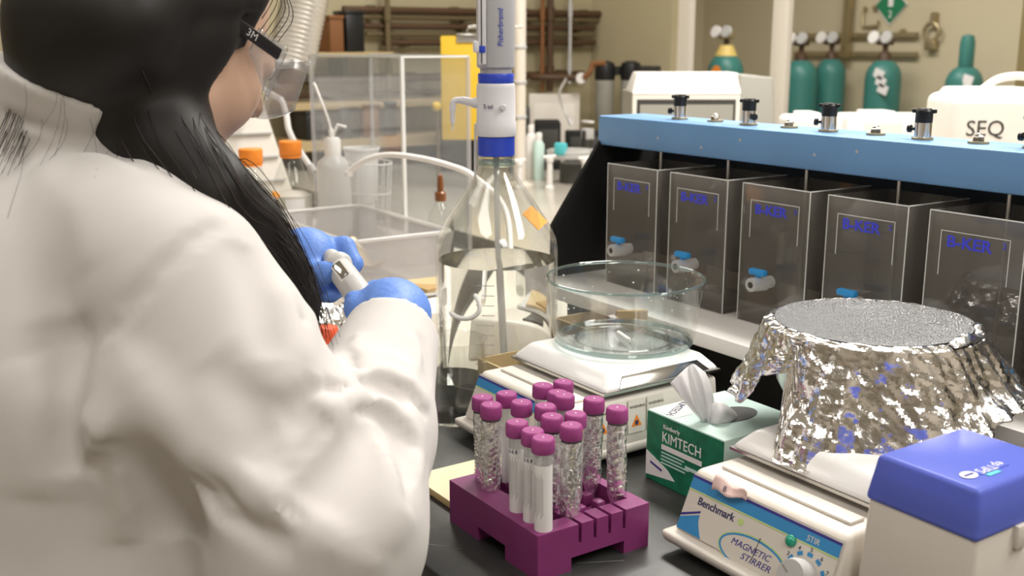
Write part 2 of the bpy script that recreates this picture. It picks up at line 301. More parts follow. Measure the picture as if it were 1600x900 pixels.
# ------------------------------------------------------------------ magnetic stirrers
def stirrer(loc, label, full):
    t = thing('magnetic_stirrer', loc, label, 'stirrer', 'white magnetic stirrers')
    b = obj('body', G().hexa([(-.099, -.152, .016), (.097, -.152, .016), (.097, .120, .016), (-.099, .120, .016)], [(-.096, -.124, .083), (.094, -.124, .083), (.094, .115, .083), (-.096, .115, .083)], .006), 'warmwhite', t)
    obj('base_lip', G().hexa([(-.103, -.160, .010), (.099, -.160, .010), (.099, .122, .010), (-.103, .122, .010)], [(-.106, -.164, .023), (.100, -.164, .023), (.100, .122, .025), (-.104, .122, .025)], .0055), 'warmwhite', t)
    obj('neck', G().box(-.08, .08, -.055, .1, .083, .094, .003), 'dark', t)
    for x in (-.08, .08):
        for y in (-.12, .1): obj('foot', G().lathe([(.012, 0), (.012, .011)], 16, (x, y, 0)), 'black', t)
    p = obj('top_plate', G().hexa([(-.102, -.076, .093), (.100, -.076, .093), (.100, .118, .093), (-.102, .118, .093)], [(-.082, -.056, .115), (.080, -.056, .115), (.080, .098, .115), (-.082, .098, .115)], .007), 'enamel', t)
    obj('plate_seam', G().box(-.100, .098, -.074, .116, .0905, .0935), 'steel', t)
    obj('ledge', G().box(-.080, .080, -.105, -.085, .083, .0865, .0015), 'warmwhite', t)
    sl = Vector((0, .0195, .022)).normalized()
    obj('steel_inset', G().prism([(-.072, .003), (.075, .003), (.062, .019), (-.06, .019)], 0, .0016, frame((.1, .021, .0935), (0, 1, 0), (-.0195, 0, .022)), .0006), 'mirror', p)
    # sloped control panel on the front face
    up = Vector((0, .028, .067)); X = frame((0, -.1524, .018), (1, 0, 0), up)
    H_ = up.length
    pn = obj('control_panel', G().prism([(-.094, .008), (.093, .008), (.092, H_-.006), (-.093, H_-.006)], 0, .0012, X), 'cream', t)
    obj('blue_band', G().prism([(-.0932, H_-.022), (.0922, H_-.022), (.092, H_-.011), (-.093, H_-.011)], .0012, .0017, X), 'panelblue', pn)
    obj('navy_line', G().prism([(-.093, H_-.011), (.092, H_-.011), (.092, H_-.0085), (-.093, H_-.0085)], .0012, .0019, X), 'navy', pn)
    obj('lime_line', G().prism([(-.0932, H_-.0235), (.0922, H_-.0235), (.0922, H_-.022), (-.0932, H_-.022)], .0012, .0017, X), 'lime', pn)
    if full:
        pts = [(-.0935, .0085), (-.060, .0085)]+[(-.060-.010*math.sin(k/6*math.pi/2), .0085+.021*k/6) for k in range(1, 7)]+[(-.0935, .020)]
        obj('blue_corner', G().prism(pts, .0012, .0017, X), 'panelblue', pn)
        obj('corner_line', G().prism([(-.0935, .0215), (-.070, .0315), (-.070, .0335), (-.0935, .0238)], .0012, .0018, X), 'navy', pn)
        for nm, rx, ry, mm, zz in (('oval_edge', .0425, .0178, 'lime', .0014), ('oval_ring', .041, .0166, 'panelblue', .0016), ('oval', .0385, .0145, 'cream', .0018)):
            obj(nm, G().prism([(.004+rx*math.cos(a*math.pi/18), .0170+ry*math.sin(a*math.pi/18)) for a in range(36)], .0010, zz, X), mm, pn)
        obj('lettering', text('Benchmark', .0108, X @ T(-.0775, .0385, .0013), .0003, sx=1.0, bold=.0002), 'ink', pn)
        obj('leaf_mark', G().prism([(-.0195+.0035*math.cos(a*math.pi/8)*(1.2 if a % 2 else .8), .0415+.0035*math.sin(a*math.pi/8)) for a in range(16)], .0012, .0016, X), 'lime', pn)
        g = text('MAGNETIC', .0088, X @ T(-.023, .0195, .0018), .0003, shear=.25, sx=1.1); text('STIRRER', .0088, X @ T(-.007, .0105, .0018), .0003, g, shear=.25, sx=1.15); obj('oval_lettering', g, 'navy', pn)
        obj('stir_lettering', text('STIR', .0075, X @ T(.056, H_-.0195, .0018), .0003), 'cream', pn)
        kx, ky = .064, .021
        k = obj('speed_knob', G().lathe([(.0165, 0), (.0165, .012), (.0145, .018), (.0, .0185)], 32, (0, 0, 0), X @ T(kx, ky, .001)), 'lgrey', t)
        obj('pointer', G().box(-.0008, .0008, .004, .0125, .018, .0189, 0, X @ T(kx, ky, .001) @ RZ(60)), 'grey', k)
        g = G(); gt = G()
        for q in range(9):
            a = math.radians(205-q*29); r = .0215
            g.box(-.0028, .0028, -.0018, .0018, 0, .0006, 0, X @ T(kx+r*math.cos(a), ky+r*math.sin(a), .0012) @ RZ(math.degrees(a)-90))
            text(str(q+1), .0058, X @ T(kx+.0262*math.cos(a), ky+.0262*math.sin(a)-.002, .0013), .0003, gt, 'CENTER')
        obj('scale_marks', g, 'panelblue', pn)['kind'] = 'stuff'; obj('scale_numbers', gt, 'ink', pn)
        obj('indicator_lamp', G().lathe([(.0058, 0), (.0056, .002), (.004, .004), (0, .005)], 24, (0, 0, 0), X @ T(.041, .0465, .0014)), 'greenled', t)
        obj('panel_crack', G().prism([(.006, .014), (.0068, .014), (.0085, .036), (.0079, .036)], .0012, .0021, X), 'edge', pn)
    else:
        Y = frame((.0976, 0, .018), (0, 1, 0), (0, 0, 1))                # warning stickers on the right flank
        for k, yy in enumerate((-.118, -.088, -.035, -.005)):
            w_ = obj('warning_sticker', G().prism([(yy, .018), (yy+.026, .018), (yy+.026, .060), (yy, .060)], 0, .0006, Y @ RX(-2)), 'warmwhite', t)
            obj('warning_triangle', G().prism([(yy+.005, .026), (yy+.021, .026), (yy+.013, .041)], .0006, .0010, Y @ RX(-2)), 'orange', w_)
            obj('warning_symbol', G().prism([(yy+.013+.0028*math.cos(a), .0305+.0034*math.sin(a)) for a in np.linspace(0, 5.6, 8)], .001, .0014, Y @ RX(-2)), 'ink', w_)
            obj('warning_text', text('WARNING', .0052, Y @ RX(-2) @ T(yy+.002, .049, .0007), .0002), 'edge', w_)
    return t
stirrer((-1.046, .843, BZ), 'white magnetic stirrer under the clear glass bowl', False)
stirrer((-.645, .846, BZ), 'white magnetic stirrer with blue lettered panel under the foil-covered bowl', True)
# pink sticky note on the front stirrer's edge
t = thing('sticky_note', (-.683, .716, BZ+.0845), 'torn pink sticky note lettered B on the stirrer edge', 'note')
def _note(a, b): x = (a-.5)*.042; return (x, -.004+(b-.5)*.016*(1-.5*a)+.002*math.sin(a*9), .0035+.0025*math.sin(a*5+b*2))
n_ = obj('paper', G().grid(_note, 9, 5, X=T(0, 0, .0) @ RX(62)), 'pink', t, solid=.0004); obj('lettering', text('B', .008, RX(62) @ T(-.006, -.008, .0062), .0002), 'ink', t)
# ------------------------------------------------------------------ glass bowl
def vessel(outer, inner, n=64):
    """closed glass wall: outer profile bottom to rim, then inner profile rim to bottom"""
    return G().lathe(outer+inner, n, cap=True)
bx, by, bz0 = -1.050, .882, BZ+.1155
t = thing('glass_bowl', (bx, by, bz0), 'round clear glass bowl standing on the rear stirrer', 'bowl')
obj('bowl_wall', vessel([(0, 0), (.078, 0), (.087, .003), (.092, .010), (.0955, .03), (.1015, .084), (.1035, .087), (.1032, .0895)], [(.1005, .0895), (.0985, .086), (.0915, .03), (.088, .012), (.083, .0065), (.075, .005), (0, .005)]), 'bowlglass', t, 60)
obj('rim', G().tube([(.1022*math.cos(a), .1022*math.sin(a), .0885) for a in np.linspace(0, 2*math.pi, 64, endpoint=False)], .0021, 8, closed=True), 'rimglass', t)
obj('stir_bar', G().tube([(-.02, .006, .009), (-.018, .006, .009), (.018, -.006, .009), (.02, -.006, .009)], [.001, .0035, .0035, .001]), 'white', t)
obj('water_layer', G().lathe([(.0872, .0115), (.0, .0115)], 64, cap=False), 'bowlglass', t)
obj('base_ring', G().tube([(.0875*math.cos(a), .0875*math.sin(a), .0065) for a in np.linspace(0, 2*math.pi, 64, endpoint=False)], .0034, 8, closed=True), 'rimglass', t)
obj('foot_ring', G().lathe([(.060, .0065), (.0625, .0075), (.065, .0065)], 64, cap=False), 'rimglass', t)
g = G()
for _ in range(90):
    a = random.uniform(0, 6.28); z = random.uniform(.03, .085); r = .0913+(z-.03)*.13; s = random.uniform(.0006, .0013)
    if not (1.2 < a < 3.6): continue
    g.lathe([(s, -s*.5), (s*1.1, 0), (s, s*.5)], 6, (0, 0, 0), T(r*math.cos(a), r*math.sin(a), z))
obj('droplets', g, 'ledge', t)['kind'] = 'stuff'
# ------------------------------------------------------------------ foil-covered bowl
fx, fy = -.705, .935
t = thing('foil_covered_bowl', (fx, fy, bz0), 'bowl wrapped in crumpled aluminium foil on the front stirrer', 'bowl')
obj('bowl_wall', vessel([(0, 0), (.07, 0), (.082, .004), (.096, .03), (.105, .085), (.1075, .092)], [(.104, .092), (.101, .085), (.09, .03), (.076, .008), (0, .006)]), 'steel', t, 60)
_cd = {}
def crum(x, y, z, s, seed):
    if seed not in _cd:
        r = np.random.default_rng(seed); _cd[seed] = []
        for k in range(6):
            d = r.normal(size=3); d /= np.linalg.norm(d); _cd[seed].append((*(d*(1.0+.6*k)), r.uniform(0, 6.28), 1/(1+.6*k)))
    return sum((abs(math.sin((x*a+y*b+z*c)*s+p))-.6)*w_ for a, b, c, p, w_ in _cd[seed])
def skirt_len(a):   # direction around the bowl: toward the camera is about -34..-45 deg
    a = (math.degrees(a)+360) % 360
    pts = [(0, .075), (25, .07), (60, .04), (110, .035), (150, .04), (175, .055), (193, .074), (208, .080), (222, .090), (238, .090), (250, .05), (270, .034), (274, .11), (277, .132), (292, .133), (315, .122), (335, .105), (350, .09), (360, .075)]
    for (a0, l0), (a1, l1) in zip(pts, pts[1:]):
        if a0 <= a <= a1: return l0+(l1-l0)*(a-a0)/(a1-a0)
def flare(a):
    a = (math.degrees(a)+360) % 360
    pts = [(0, .62), (30, .7), (60, .5), (150, .4), (180, .42), (200, .46), (225, .38), (240, .30), (262, .25), (274, .46), (288, .48), (310, .32), (335, .42), (350, .55), (360, .62)]
    for (a0, l0), (a1, l1) in zip(pts, pts[1:]):
        if a0 <= a <= a1: return l0+(l1-l0)*(a-a0)/(a1-a0)
def foilpt(uu, vv):
    a = 2*math.pi*uu; R0 = .1105
    s = (vv-.12)/.88; L = skirt_len(a)*max(0, s); fl = flare(a)
    if s <= 0: r = R0-.010*(-s/.1364); z = .0935+.004*(-s/.1364)
    else: r = R0+L*fl*(.6+.4*s); z = .0935-L*math.sqrt(max(.05, 1-(fl*.85)**2))
    x, y = r*math.cos(a), r*math.sin(a); k = crum(x, y, z*.5, 34, 5)*.0042*min(1, .25+s*2 if s > 0 else .25)+crum(x, y, z*.7, 95, 9)*.0020+crum(x, y, z, 230, 13)*.0007
    ln = max(0, s)*.003*math.sin(a*29+2*math.sin(a*5))
    return ((r+k+ln)*math.cos(a), (r+k+ln)*math.sin(a), max(z+k*.4, -.016))
obj('foil_skirt', G().grid(foilpt, 300, 50, wrap=True), 'foil', t, 14, solid=.0003)
def foiltop(uu, vv):
    a = 2*math.pi*uu; r = .1015*vv; x, y = r*math.cos(a), r*math.sin(a)
    return (x, y, .0975-.0042*(1-vv**4)+.0003*crum(x, y, 0, 40, 3)+(.004*max(0, math.cos(a-.6))**3*vv**6))
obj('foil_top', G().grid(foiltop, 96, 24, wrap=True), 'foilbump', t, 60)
g = G()
def crease(uu, vv):
    a = -.15+1.25*uu; r = .094+.018*vv; h = .012*math.sin(math.pi*vv)*(.55+.45*math.sin(uu*11))*math.sin(math.pi*min(1, uu*1.1+.05))
    return (r*math.cos(a), r*math.sin(a), .0955+h+.002*crum(r*math.cos(a), r*math.sin(a), 0, 120, 4))
obj('foil_crease', G().grid(crease, 40, 10), 'foil', t, 12, solid=.0003)
# ------------------------------------------------------------------ tube rack and tubes
rx0, rx1, ry0, ry1, rh = -.926, -.763, .542, .680, .047
t = thing('tube_rack', ((rx0+rx1)/2, (ry0+ry1)/2, BZ), 'purple foam tube rack full of capped tubes', 'rack')
hw, hd = (rx1-rx0)/2, (ry1-ry0)/2
FXZ = lambda y: frame((0, y, 0), (1, 0, 0), (0, 0, 1))            # local z points to -y
FYZ = lambda x: frame((x, 0, 0), (0, 1, 0), (0, 0, 1))            # local z points to +x
long_ = [(-hw, 0), (-hw+.056, 0), (-hw+.056, .015), (hw-.056, .015), (hw-.056, 0), (hw, 0), (hw, rh), (-hw, rh)]
for yy, tk in ((-hd+.030, .030), (hd, .0115)): obj('long_wall', G().prism(long_, 0, tk, FXZ(yy), 0), 'purple', t, 30)
e_ = .0115; short = [(-hd+.030, 0), (-hd+.040, 0), (-hd+.040, .014), (hd-.032, .014), (hd-.032, 0), (hd-e_, 0), (hd-e_, rh)]
for k in range(4, 0, -1):
    y = -hd+.032+k*(2*hd-.046)/5; short += [(y+.0021, rh), (y+.0017, rh-.020), (y-.0017, rh-.020), (y-.0021, rh)]
short += [(-hd+.030, rh)]
for xx in (-hw, hw-.021): obj('slotted_wall', G().prism(short, 0, .021, FYZ(xx), 0), 'purple', t, 30)
obj('rack_floor', G().box(-hw+.004, hw-.004, -hd+.004, hd-.004, .017, .030), 'purple', t)
for i in range(1, 6):
    for j in range(1, 5):
        x = -hw+.014+i*(2*hw-.034)/6; y = -hd+.008+j*(2*hd-.016)/5
        obj('post', G().box(x-.0060, x+.0060, y-.0060, y+.0060, .029, rh-.004, .003, None, 2), 'purple', t)
CAPZ = 1.060
TUBES = [(832, 690, 'L'), (810, 676, 'L'), (789, 663, 'L'), (880, 666, 'F'), (886, 648, 'C'), (849, 652, 'F'), (838, 635, 'C'), (802, 629, 'C'), (782, 616, 'C'), (753, 633, 'F'), (744, 622, 'F'), (858, 615, 'C'), (835, 604, 'C'), (866, 598, 'C'), (888, 618, 'C'), (915, 623, 'F'), (957, 634, 'F')]
LBL = ['paper-labelled tube nearest the rack corner, front of three', 'paper-labelled tube in the middle of the front three', 'paper-labelled tube rearmost of the front three',
 'foil-wrapped tube just right of the labelled tubes', 'clear purple-capped tube behind the front foil tube', 'foil-wrapped tube with tilted cap at the rack centre', 'clear tube left of the rack centre, behind the labelled ones', 'clear tube with dark purple cap third from the left',
 'clear tube behind the two left foil tubes', 'foil-wrapped tube, front of the two at the left end', 'foil-wrapped tube, leftmost in the rack', 'clear tube in front of the back cluster of caps', 'clear tube left in the back cluster of caps', 'clear tube farthest back in the rack',
 'clear tube right of the back cluster of caps', 'foil-wrapped tube second from the right end', 'foil-wrapped tube alone at the right end of the rack']
FIX = {14: (-.866, .648), 15: (-.838, .664), 16: (-.800, .668)}
for i, (u, v, kd) in enumerate(TUBES):
    p = pz(u, v, CAPZ); x, y = FIX.get(i, (min(p[0], -.774), p[1]+(.016 if kd == 'L' else .010))); zb = BZ+.031; L = CAPZ-zb
    t = thing('centrifuge_tube', (x, y, zb), LBL[i], 'tube', 'capped tubes in the purple rack')
    t.rotation_euler = (random.uniform(-.02, .02), random.uniform(-.02, .02), 0)
    g = G().lathe([(0, 0), (.002, .0), (.0078, .018), (.0084, .022), (.0085, L-.012), (.0078, L-.012), (.0076, .023), (.0015, .004), (0, .003)], 24)
    obj('tube_body', g, 'tubeplastic', t)
    prof = []; n = 48; g = G()
    vs = []; z0, z1 = L-.0145, L
    for zz, rr in ((z0, .0106), (z0+.001, .0110), (z1-.0022, .0110), (z1-.0006, .0103), (z1, .0095), (z1, .003), (z1, 0)):
        vs.append([(rr+(.00035 if (k % 2 and z0 < zz < z1-.001) else 0), zz) for k in range(n)])
    vv = [(r*math.cos(2*math.pi*k/n), r*math.sin(2*math.pi*k/n), z) for row in vs for k, (r, z) in enumerate(row)]
    ff = [(a*n+k, a*n+(k+1) % n, (a+1)*n+(k+1) % n, (a+1)*n+k) for a in range(len(vs)-1) for k in range(n)]+[tuple(range(n))[::-1]]
    c = obj('cap', g.add(vv, ff), 'cap', t, 35); obj('cap_nub', G().lathe([(.001, 0), (.0007, .0005), (0, .0006)], 8, (0, 0, L)), 'label', c)
    if kd == 'L':
        lb = obj('paper_label', G().grid(lambda a, b: (.0088*math.cos(-2.75+a*3.9), .0088*math.sin(-2.75+a*3.9), .004+b*(L-.030)), 20, 2), 'label', t)
        g = G(); gg = G()
        for q in range(8):
            a0 = -1.9+q*.17
            for (h0, h1) in ((.030+.003*(q % 3), L-.034-.004*(q % 2)),):
                g.grid(lambda a, b, a0=a0, h0=h0, h1=h1: (.00885*math.cos(a0+a*.05), .00885*math.sin(a0+a*.05), h0+b*(h1-h0)), 2, 2)
        obj('fine_print', g, 'print_', lb)
        if i > 0:
            for q, wd in enumerate((.05, .1, .07, .12, .05, .14)):
                a0 = -1.85+q*.21; gg.grid(lambda a, b, a0=a0, wd=wd: (.0089*math.cos(a0+a*wd), .0089*math.sin(a0+a*wd), L-.0305+b*(.0025 if wd < .08 else .004)), 3, 2)
            obj('volume_print', gg, 'ink', lb)
    if kd == 'F':
        def fp(uu, vv, i=i):
            a = 2*math.pi*uu; z = -.004+vv*(L-.013); r = .0098 if z > .016 else .0098*max(.45, (z+.012)/.028)
            k = crum(r*8*math.cos(a)+i, r*8*math.sin(a), z*4, 34, 20+i)*.0009+crum(math.cos(a)*.08, math.sin(a)*.08, z*4+i, 90, 40+i)*.0006
            return ((r+k)*math.cos(a), (r+k)*math.sin(a), z+k)
        obj('foil_wrap', G().grid(fp, 36, 56, wrap=True), 'tubefoil', t, 10)
    elif kd == 'C':
        obj('side_label', G().grid(lambda a, b: (.0087*math.cos(-1.5+a*1.6), .0087*math.sin(-1.5+a*1.6), .01+b*(L-.045)), 12, 2), 'label', t)
t = thing('loose_tube_cap', (pz(665, 668)[0], pz(665, 668)[1], BZ), 'purple tube cap lying by the beaker and sleeve', 'cap')
obj('cap_body', G().lathe([(.0108, 0), (.011, .001), (.011, .020), (.0095, .022), (0, .022)], 32), 'cap', t); obj('cap_rim', G().lathe([(.0115, 0), (.0115, .003), (.011, .0035)], 32), 'cap', t)
# ------------------------------------------------------------------ note pad
p0 = (-1.012, .556); t = thing('note_pad', (-.985, .625, BZ), 'cream note pad lying behind the purple rack', 'notepad')
obj('pages', G().box(-.055, .055, -.068, .075, .0005, .0085, .001, RZ(0)), 'padedge', t); obj('top_sheet', G().box(-.0548, .0548, -.0678, .0748, .0086, .0092), 'pad', t)
# ------------------------------------------------------------------ wipes box with tissue
t = thing('tissue_box', (-.837, .857, BZ), 'green and mint wipes box with a tissue sticking out', 'tissue box')
W2, D2, HB = .0625, .062, .085
obj('carton', G().box(-W2, W2, -D2, D2, 0, HB, .0012), 'mint', t)
X = frame((0, -D2-.0003, 0), (1, 0, 0), (0, 0, 1))
fr = obj('front_print', G().prism([(-W2+.0005, .001), (W2-.0005, .001), (W2-.0005, HB-.0015), (-W2+.0005, HB-.0015)], 0, .0004, X), 'green', t)
obj('white_corner', G().prism([(-W2+.0005, .006), (-.012, .012), (-.025, .022), (-W2+.0005, .036)], .0004, .0008, X), 'enamel', fr)
obj('logo', G().prism([(-.054, .022), (-.034, .017), (-.034, .0195), (-.054, .0245)], .0008, .0012, X), 'navy', fr)
g = text('Kimberly', .0075, X @ T(-.034, .070, .0005), .0003); text('KIMTECH', .0175, X @ T(-.036, .054, .0005), .0003, g, sx=.88); obj('lettering', g, 'enamel', fr)
obj('white_stripe', G().prism([(-.036, .0445), (.030, .0445), (.030, .0505), (-.036, .0505)], .0004, .0008, X), 'enamel', fr)
g = G()
for k, (a, b) in enumerate(((-.036, .002), (-.036, -.002), (-.036, .010), (-.036, .004))): g.prism([(a, .040-k*.0042), (b, .040-k*.0042), (b, .0415-k*.0042), (a, .0415-k*.0042)], .0004, .0008, X)
g.prism([(.004, .033), (.026, .033), (.026, .037), (.004, .037)], .0004, .0008, X); obj('small_print', g, 'mint', fr)
tp = frame((0, 0, HB), (1, 0, 0), (0, 1, 0))
obj('top_panel', G().prism([(-W2+.002, -.058), (-.020, -.058), (-.020, -.030), (-W2+.002, .0)], .0001, .0004, tp), 'enamel', t)
obj('top_lettering', text('KIMTECH', .0125, tp @ T(-.0595, -.012, .0004) @ RZ(-62), .0003), 'ink', t)
obj('slot', G().prism([(.006+.022*math.cos(a*math.pi/16), .004+.036*math.sin(a*math.pi/16)) for a in range(32)], .0002, .0006, tp), 'dark', t)
BXO = np.array([-.837, .857, BZ]); S0 = pz(1106, 655, BZ+HB)-BXO
def sheet(cols):
    """rows of photo points (u, v, distance offset) from slot to top -> smooth sheet"""
    C_ = [[pd(u, v, 1.205+o)-BXO for u, v, o in c] for c in cols]
    C_ = [smoothpath(c, 4) for c in C_]; m = len(C_[0]); R_ = [smoothpath([c[i] for c in C_], 4) for i in range(m)]
    return G().grid(lambda a, b: tuple(R_[round(b*(m-1))][round(a*(len(R_[0])-1))]), len(R_[0]), m)
obj('tissue', sheet([[(1096, 658, .01), (1080, 640, .0), (1062, 618, .0), (1047, 598, .0)], [(1100, 660, .0), (1084, 632, -.012), (1070, 600, -.016), (1062, 584, -.012)], [(1104, 660, .006), (1092, 625, .008), (1082, 592, .004), (1076, 572, .0)], [(1108, 660, -.004), (1101, 622, -.012), (1094, 590, -.012), (1084, 569, -.004)], [(1112, 659, .006), (1110, 625, .010), (1104, 596, .010), (1097, 578, .006)], [(1116, 656, .02), (1116, 630, .024), (1110, 600, .022), (1102, 582, .016)]]), 'tissue', t, 180, solid=.0005)
obj('tissue_fold', sheet([[(1108, 661, .0), (1110, 645, .004), (1112, 632, .012)], [(1118, 662, -.01), (1124, 642, -.006), (1122, 627, .008)], [(1128, 662, -.006), (1136, 645, -.004), (1134, 632, .012)], [(1138, 660, .0), (1146, 650, .006), (1146, 641, .018)], [(1146, 660, .01), (1153, 655, .016), (1153, 650, .022)]]), 'tissue', t, 180, solid=.0005)
# ------------------------------------------------------------------ pipette tip box
t = thing('pipette_tip_box', (-.486, .786, BZ), 'cream pipette tip box with translucent blue lid at the bench front', 'tip box')
a_, b_ = .052, .064
def ring(x, y, z): return [(-x, -y, z), (x, -y, z), (x, y, z), (-x, y, z)]
obj('base', G().hexa(ring(a_+.0035, b_+.006, 0), ring(a_-.0015, b_-.0015, .128), .006), 'cream', t)
ld_ = obj('lid', G().hexa(ring(a_+.0012, b_+.0012, .124), ring(a_-.005, b_-.005, .165), .005), 'lid', t)
obj('latch', G().box(a_-.004, a_+.0035, -.012, .006, .106, .126, .0015), 'cream', t)
obj('tip_tray', G().box(-a_+.008, a_-.008, -b_+.008, b_-.008, .1285, .147, .002), 'liddark', t)
LX = T(.024, -.014, .1652) @ RZ(-90)
obj('logo_plate', G().prism([(-.023, -.005), (.015, -.005), (.015, .0052), (-.023, .0052)], .0, .0004, LX, 0), 'lid', ld_)
g = text('epTIPS', .0125, LX @ T(-.022, -.0035, .0003), .0003); obj('lid_lettering', g, 'enamel', ld_)
obj('round_logo', G().prism([(.024+.0085*math.cos(a*math.pi/12), .0085*.75*math.sin(a*math.pi/12)) for a in range(24)], .0003, .0006, LX), 'enamel', ld_)
obj('round_logo_band', G().prism([(.0185, -.001), (.0295, -.001), (.0295, .0012), (.0185, .0012)], .0006, .0009, LX), 'navy', ld_)
obj('colour_code', G().prism([(-.004, .0065), (.012, .0065), (.012, .0105), (-.004, .0105)], .0, .0005, LX), 'tealblue', ld_)
# ------------------------------------------------------------------ big glass bottle with bottle-top dispenser
BX, BY = -1.326, .863
t = thing('glass_bottle', (BX, BY, BZ), 'large clear glass bottle half full of liquid, topped by a dispenser', 'bottle')
RB = .088
outer = [(0, .004), (.07, 0), (.082, .004), (RB, .014), (RB, .195), (RB-.003, .210), (RB-.012, .228), (.055, .262), (.035, .291), (.026, .305), (.0235, .316), (.0235, .334)]
inner = [(.0205, .334), (.0205, .317), (.023, .304), (.032, .289), (.052, .259), (RB-.0155, .226), (RB-.0065, .209), (RB-.0035, .195), (RB-.0035, .016), (.079, .0075), (0, .009)]
obj('bottle_glass', vessel(outer, inner), 'bottleglass', t, 60)
obj('liquid', G().lathe([(0, .0088), (.079, .0073), (RB-.0038, .0158), (RB-.0038, .178), (0, .178)], 64), 'water', t)
obj('neck_ring', G().lathe([(.0235, .312), (.027, .314), (.027, .320), (.0235, .322)], 32), 'rimglass', t)
toC = math.degrees(math.atan2(-BY, -BX))                       # bearing from the bottle to the viewer's side
XF = RZ(toC)
tp_ = obj('orange_tag', G().box(-.016, .016, -.013, .013, -.0005, .0005, 0, XF @ T(.034, .054, .243) @ RZ(40) @ RY(50) @ RZ(25)), 'tape', t)
g = G()
for k in range(9):
    zz = .045+k*.014
    g.grid(lambda a, b, zz=zz, k=k: ((RB+.0003)*math.cos(math.radians(toC-2-a*(11 if k % 2 else 17))), (RB+.0003)*math.sin(math.radians(toC-2-a*(11 if k % 2 else 17))), zz+b*.0012), 6, 2)
obj('graduations', g, 'lgrey', t)
g = G(); a0 = math.radians(toC+12)
obj('white_mark', G().tube([((RB+.001)*math.cos(math.radians(toC-x)), (RB+.001)*math.sin(math.radians(toC-x)), z) for x, z in smoothpath([(-16, .150), (-10, .137), (-9, .122), (-17, .110), (-28, .108), (-38, .112)], 5) for x, z in [(x, z)]] if False else [((RB+.001)*math.cos(math.radians(toC+x)), (RB+.001)*math.sin(math.radians(toC+x)), z) for x, z in [tuple(q) for q in smoothpath([(-20, .146), (-16, .134), (-16, .121), (-24, .111), (-36, .109), (-48, .114)], 5)]], [.0012]+[.0034]*24+[.0012]), 'ledge', t)
obj('suction_tube', G().tube([(0, 0, .33), (.002, .001, .2), (.012, .003, .02)], .0042, 10), 'milk', t)
t.scale = (1.04,)*3
d = thing('bottle_dispenser', (BX, BY, BZ+.3265*1.04), 'grey and white bottle-top dispenser with blue collars on the large bottle', 'dispenser')
obj('thread_collar', G().lathe([(.0235, .0), (.0262, .001), (.0262, .027), (.0245, .028), (0, .028)], 40), 'blue', d)
obj('valve_block', G().lathe([(.0275, .028), (.0282, .030), (.0282, .047), (.0272, .049), (.0272, .092), (.0268, .094), (.0268, .098), (.0255, .1005), (0, .1005)], 48), 'dispwhite', d)
obj('upper_collar', G().lathe([(.0245, .1005), (.0252, .102), (.0252, .1125), (.0243, .114), (0, .114)], 40), 'blue', d)
ph = obj('piston_housing', G().lathe([(.022, .114), (.022, .120), (.0262, .1225), (.0266, .125), (.0266, .30), (.024, .312), (0, .314)], 48), 'dispgrey', d)
obj('brand_lettering', text('Fisherbrand', .0105, frame((0, 0, 0), (0, 0, 1), (-1, 0, 0)) if False else RZ(toC) @ frame((.0270, .010, .150), (0, 0, 1), (0, -1, 0)), .0003, shear=.2), 'blue', ph)
ri = obj('volume_rail', G().box(.021, .0285, -.024, -.013, .126, .30, .002, RZ(toC)), 'dispwhite', ph)
obj('volume_slider', G().box(.019, .033, -.031, -.0225, .142, .158, .003, RZ(toC)), 'dispwhite', ph); obj('slider_mark', G().box(.0286, .0298, -.0225, -.014, .142, .151, .0006, RZ(toC)), 'blue', ph)
obj('rail_groove', G().box(.0284, .0291, -.0200, -.0185, .128, .295, 0, RZ(toC)), 'dark', ph)
lf = RZ(toC)
nz = obj('spout', G().tube([tuple(lf @ Vector(p)) for p in smoothpath([(0, -.022, .073), (0, -.034, .074), (0, -.047, .077), (0, -.058, .076), (0, -.0605, .068), (0, -.061, .045)], 5)], [.0075]*5+[.0058]*6+[.0046]*11+[.0034]*4, 14), 'dispwhite', d)
obj('spout_tip', G().tube([tuple(lf @ Vector(p)) for p in ((0, -.061, .046), (0, -.061, .036))], .0016), 'milk', nz)
obj('screw', G().lathe([(.0042, 0), (.0042, .0035), (.003, .0045), (0, .0045)], 16, (0, 0, 0), lf @ frame((.0268, .010, .069), (0, 1, 0), (0, 0, 1))), 'dispwhite', d)
obj('volume_print', text('5 ml', .0085, lf @ frame((.0235, -.0175, .067), (.45, .89, 0), (0, 0, 1)), .0003), 'ink', d)
obj('discharge_tube', G().tube([tuple(lf @ Vector(p)) for p in ((.004, -.029, .045), (.004, -.0295, .0), (.004, -.030, -.045))], .0019), 'milk', d)
d.scale = (1.04,)*3
# ------------------------------------------------------------------ beaker and carton beside the bottle
t = thing('glass_beaker', (-1.202, .714, BZ), 'glass beaker of water between the sleeve and the large bottle', 'beaker')
obj('beaker_glass', vessel([(0, .001), (.036, 0), (.041, .003), (.043, .010), (.043, .110), (.0445, .1135)], [(.0425, .1135), (.0408, .109), (.0408, .011), (.039, .005), (0, .004)]), 'bottleglass', t, 60)
obj('water', G().lathe([(0, .0038), (.0391, .0048), (.0405, .0108), (.0405, .060), (0, .060)], 48), 'bottleglass', t)
t = thing('cardboard_box', (-1.232, 1.006, BZ), 'open cardboard box behind the large bottle and glass bowl', 'box')
for nm, a, m_ in (('side', (-.075, .075, -.05, -.047, 0, .085), 'card'), ('side', (-.075, .075, .047, .05, 0, .085), 'card2'), ('side', (-.075, -.072, -.047, .047, 0, .085), 'card2'), ('side', (.072, .075, -.047, .047, 0, .085), 'card'), ('bottom', (-.075, .075, -.05, .05, 0, .003), 'card')): obj(nm, G().box(*a), m_, t)
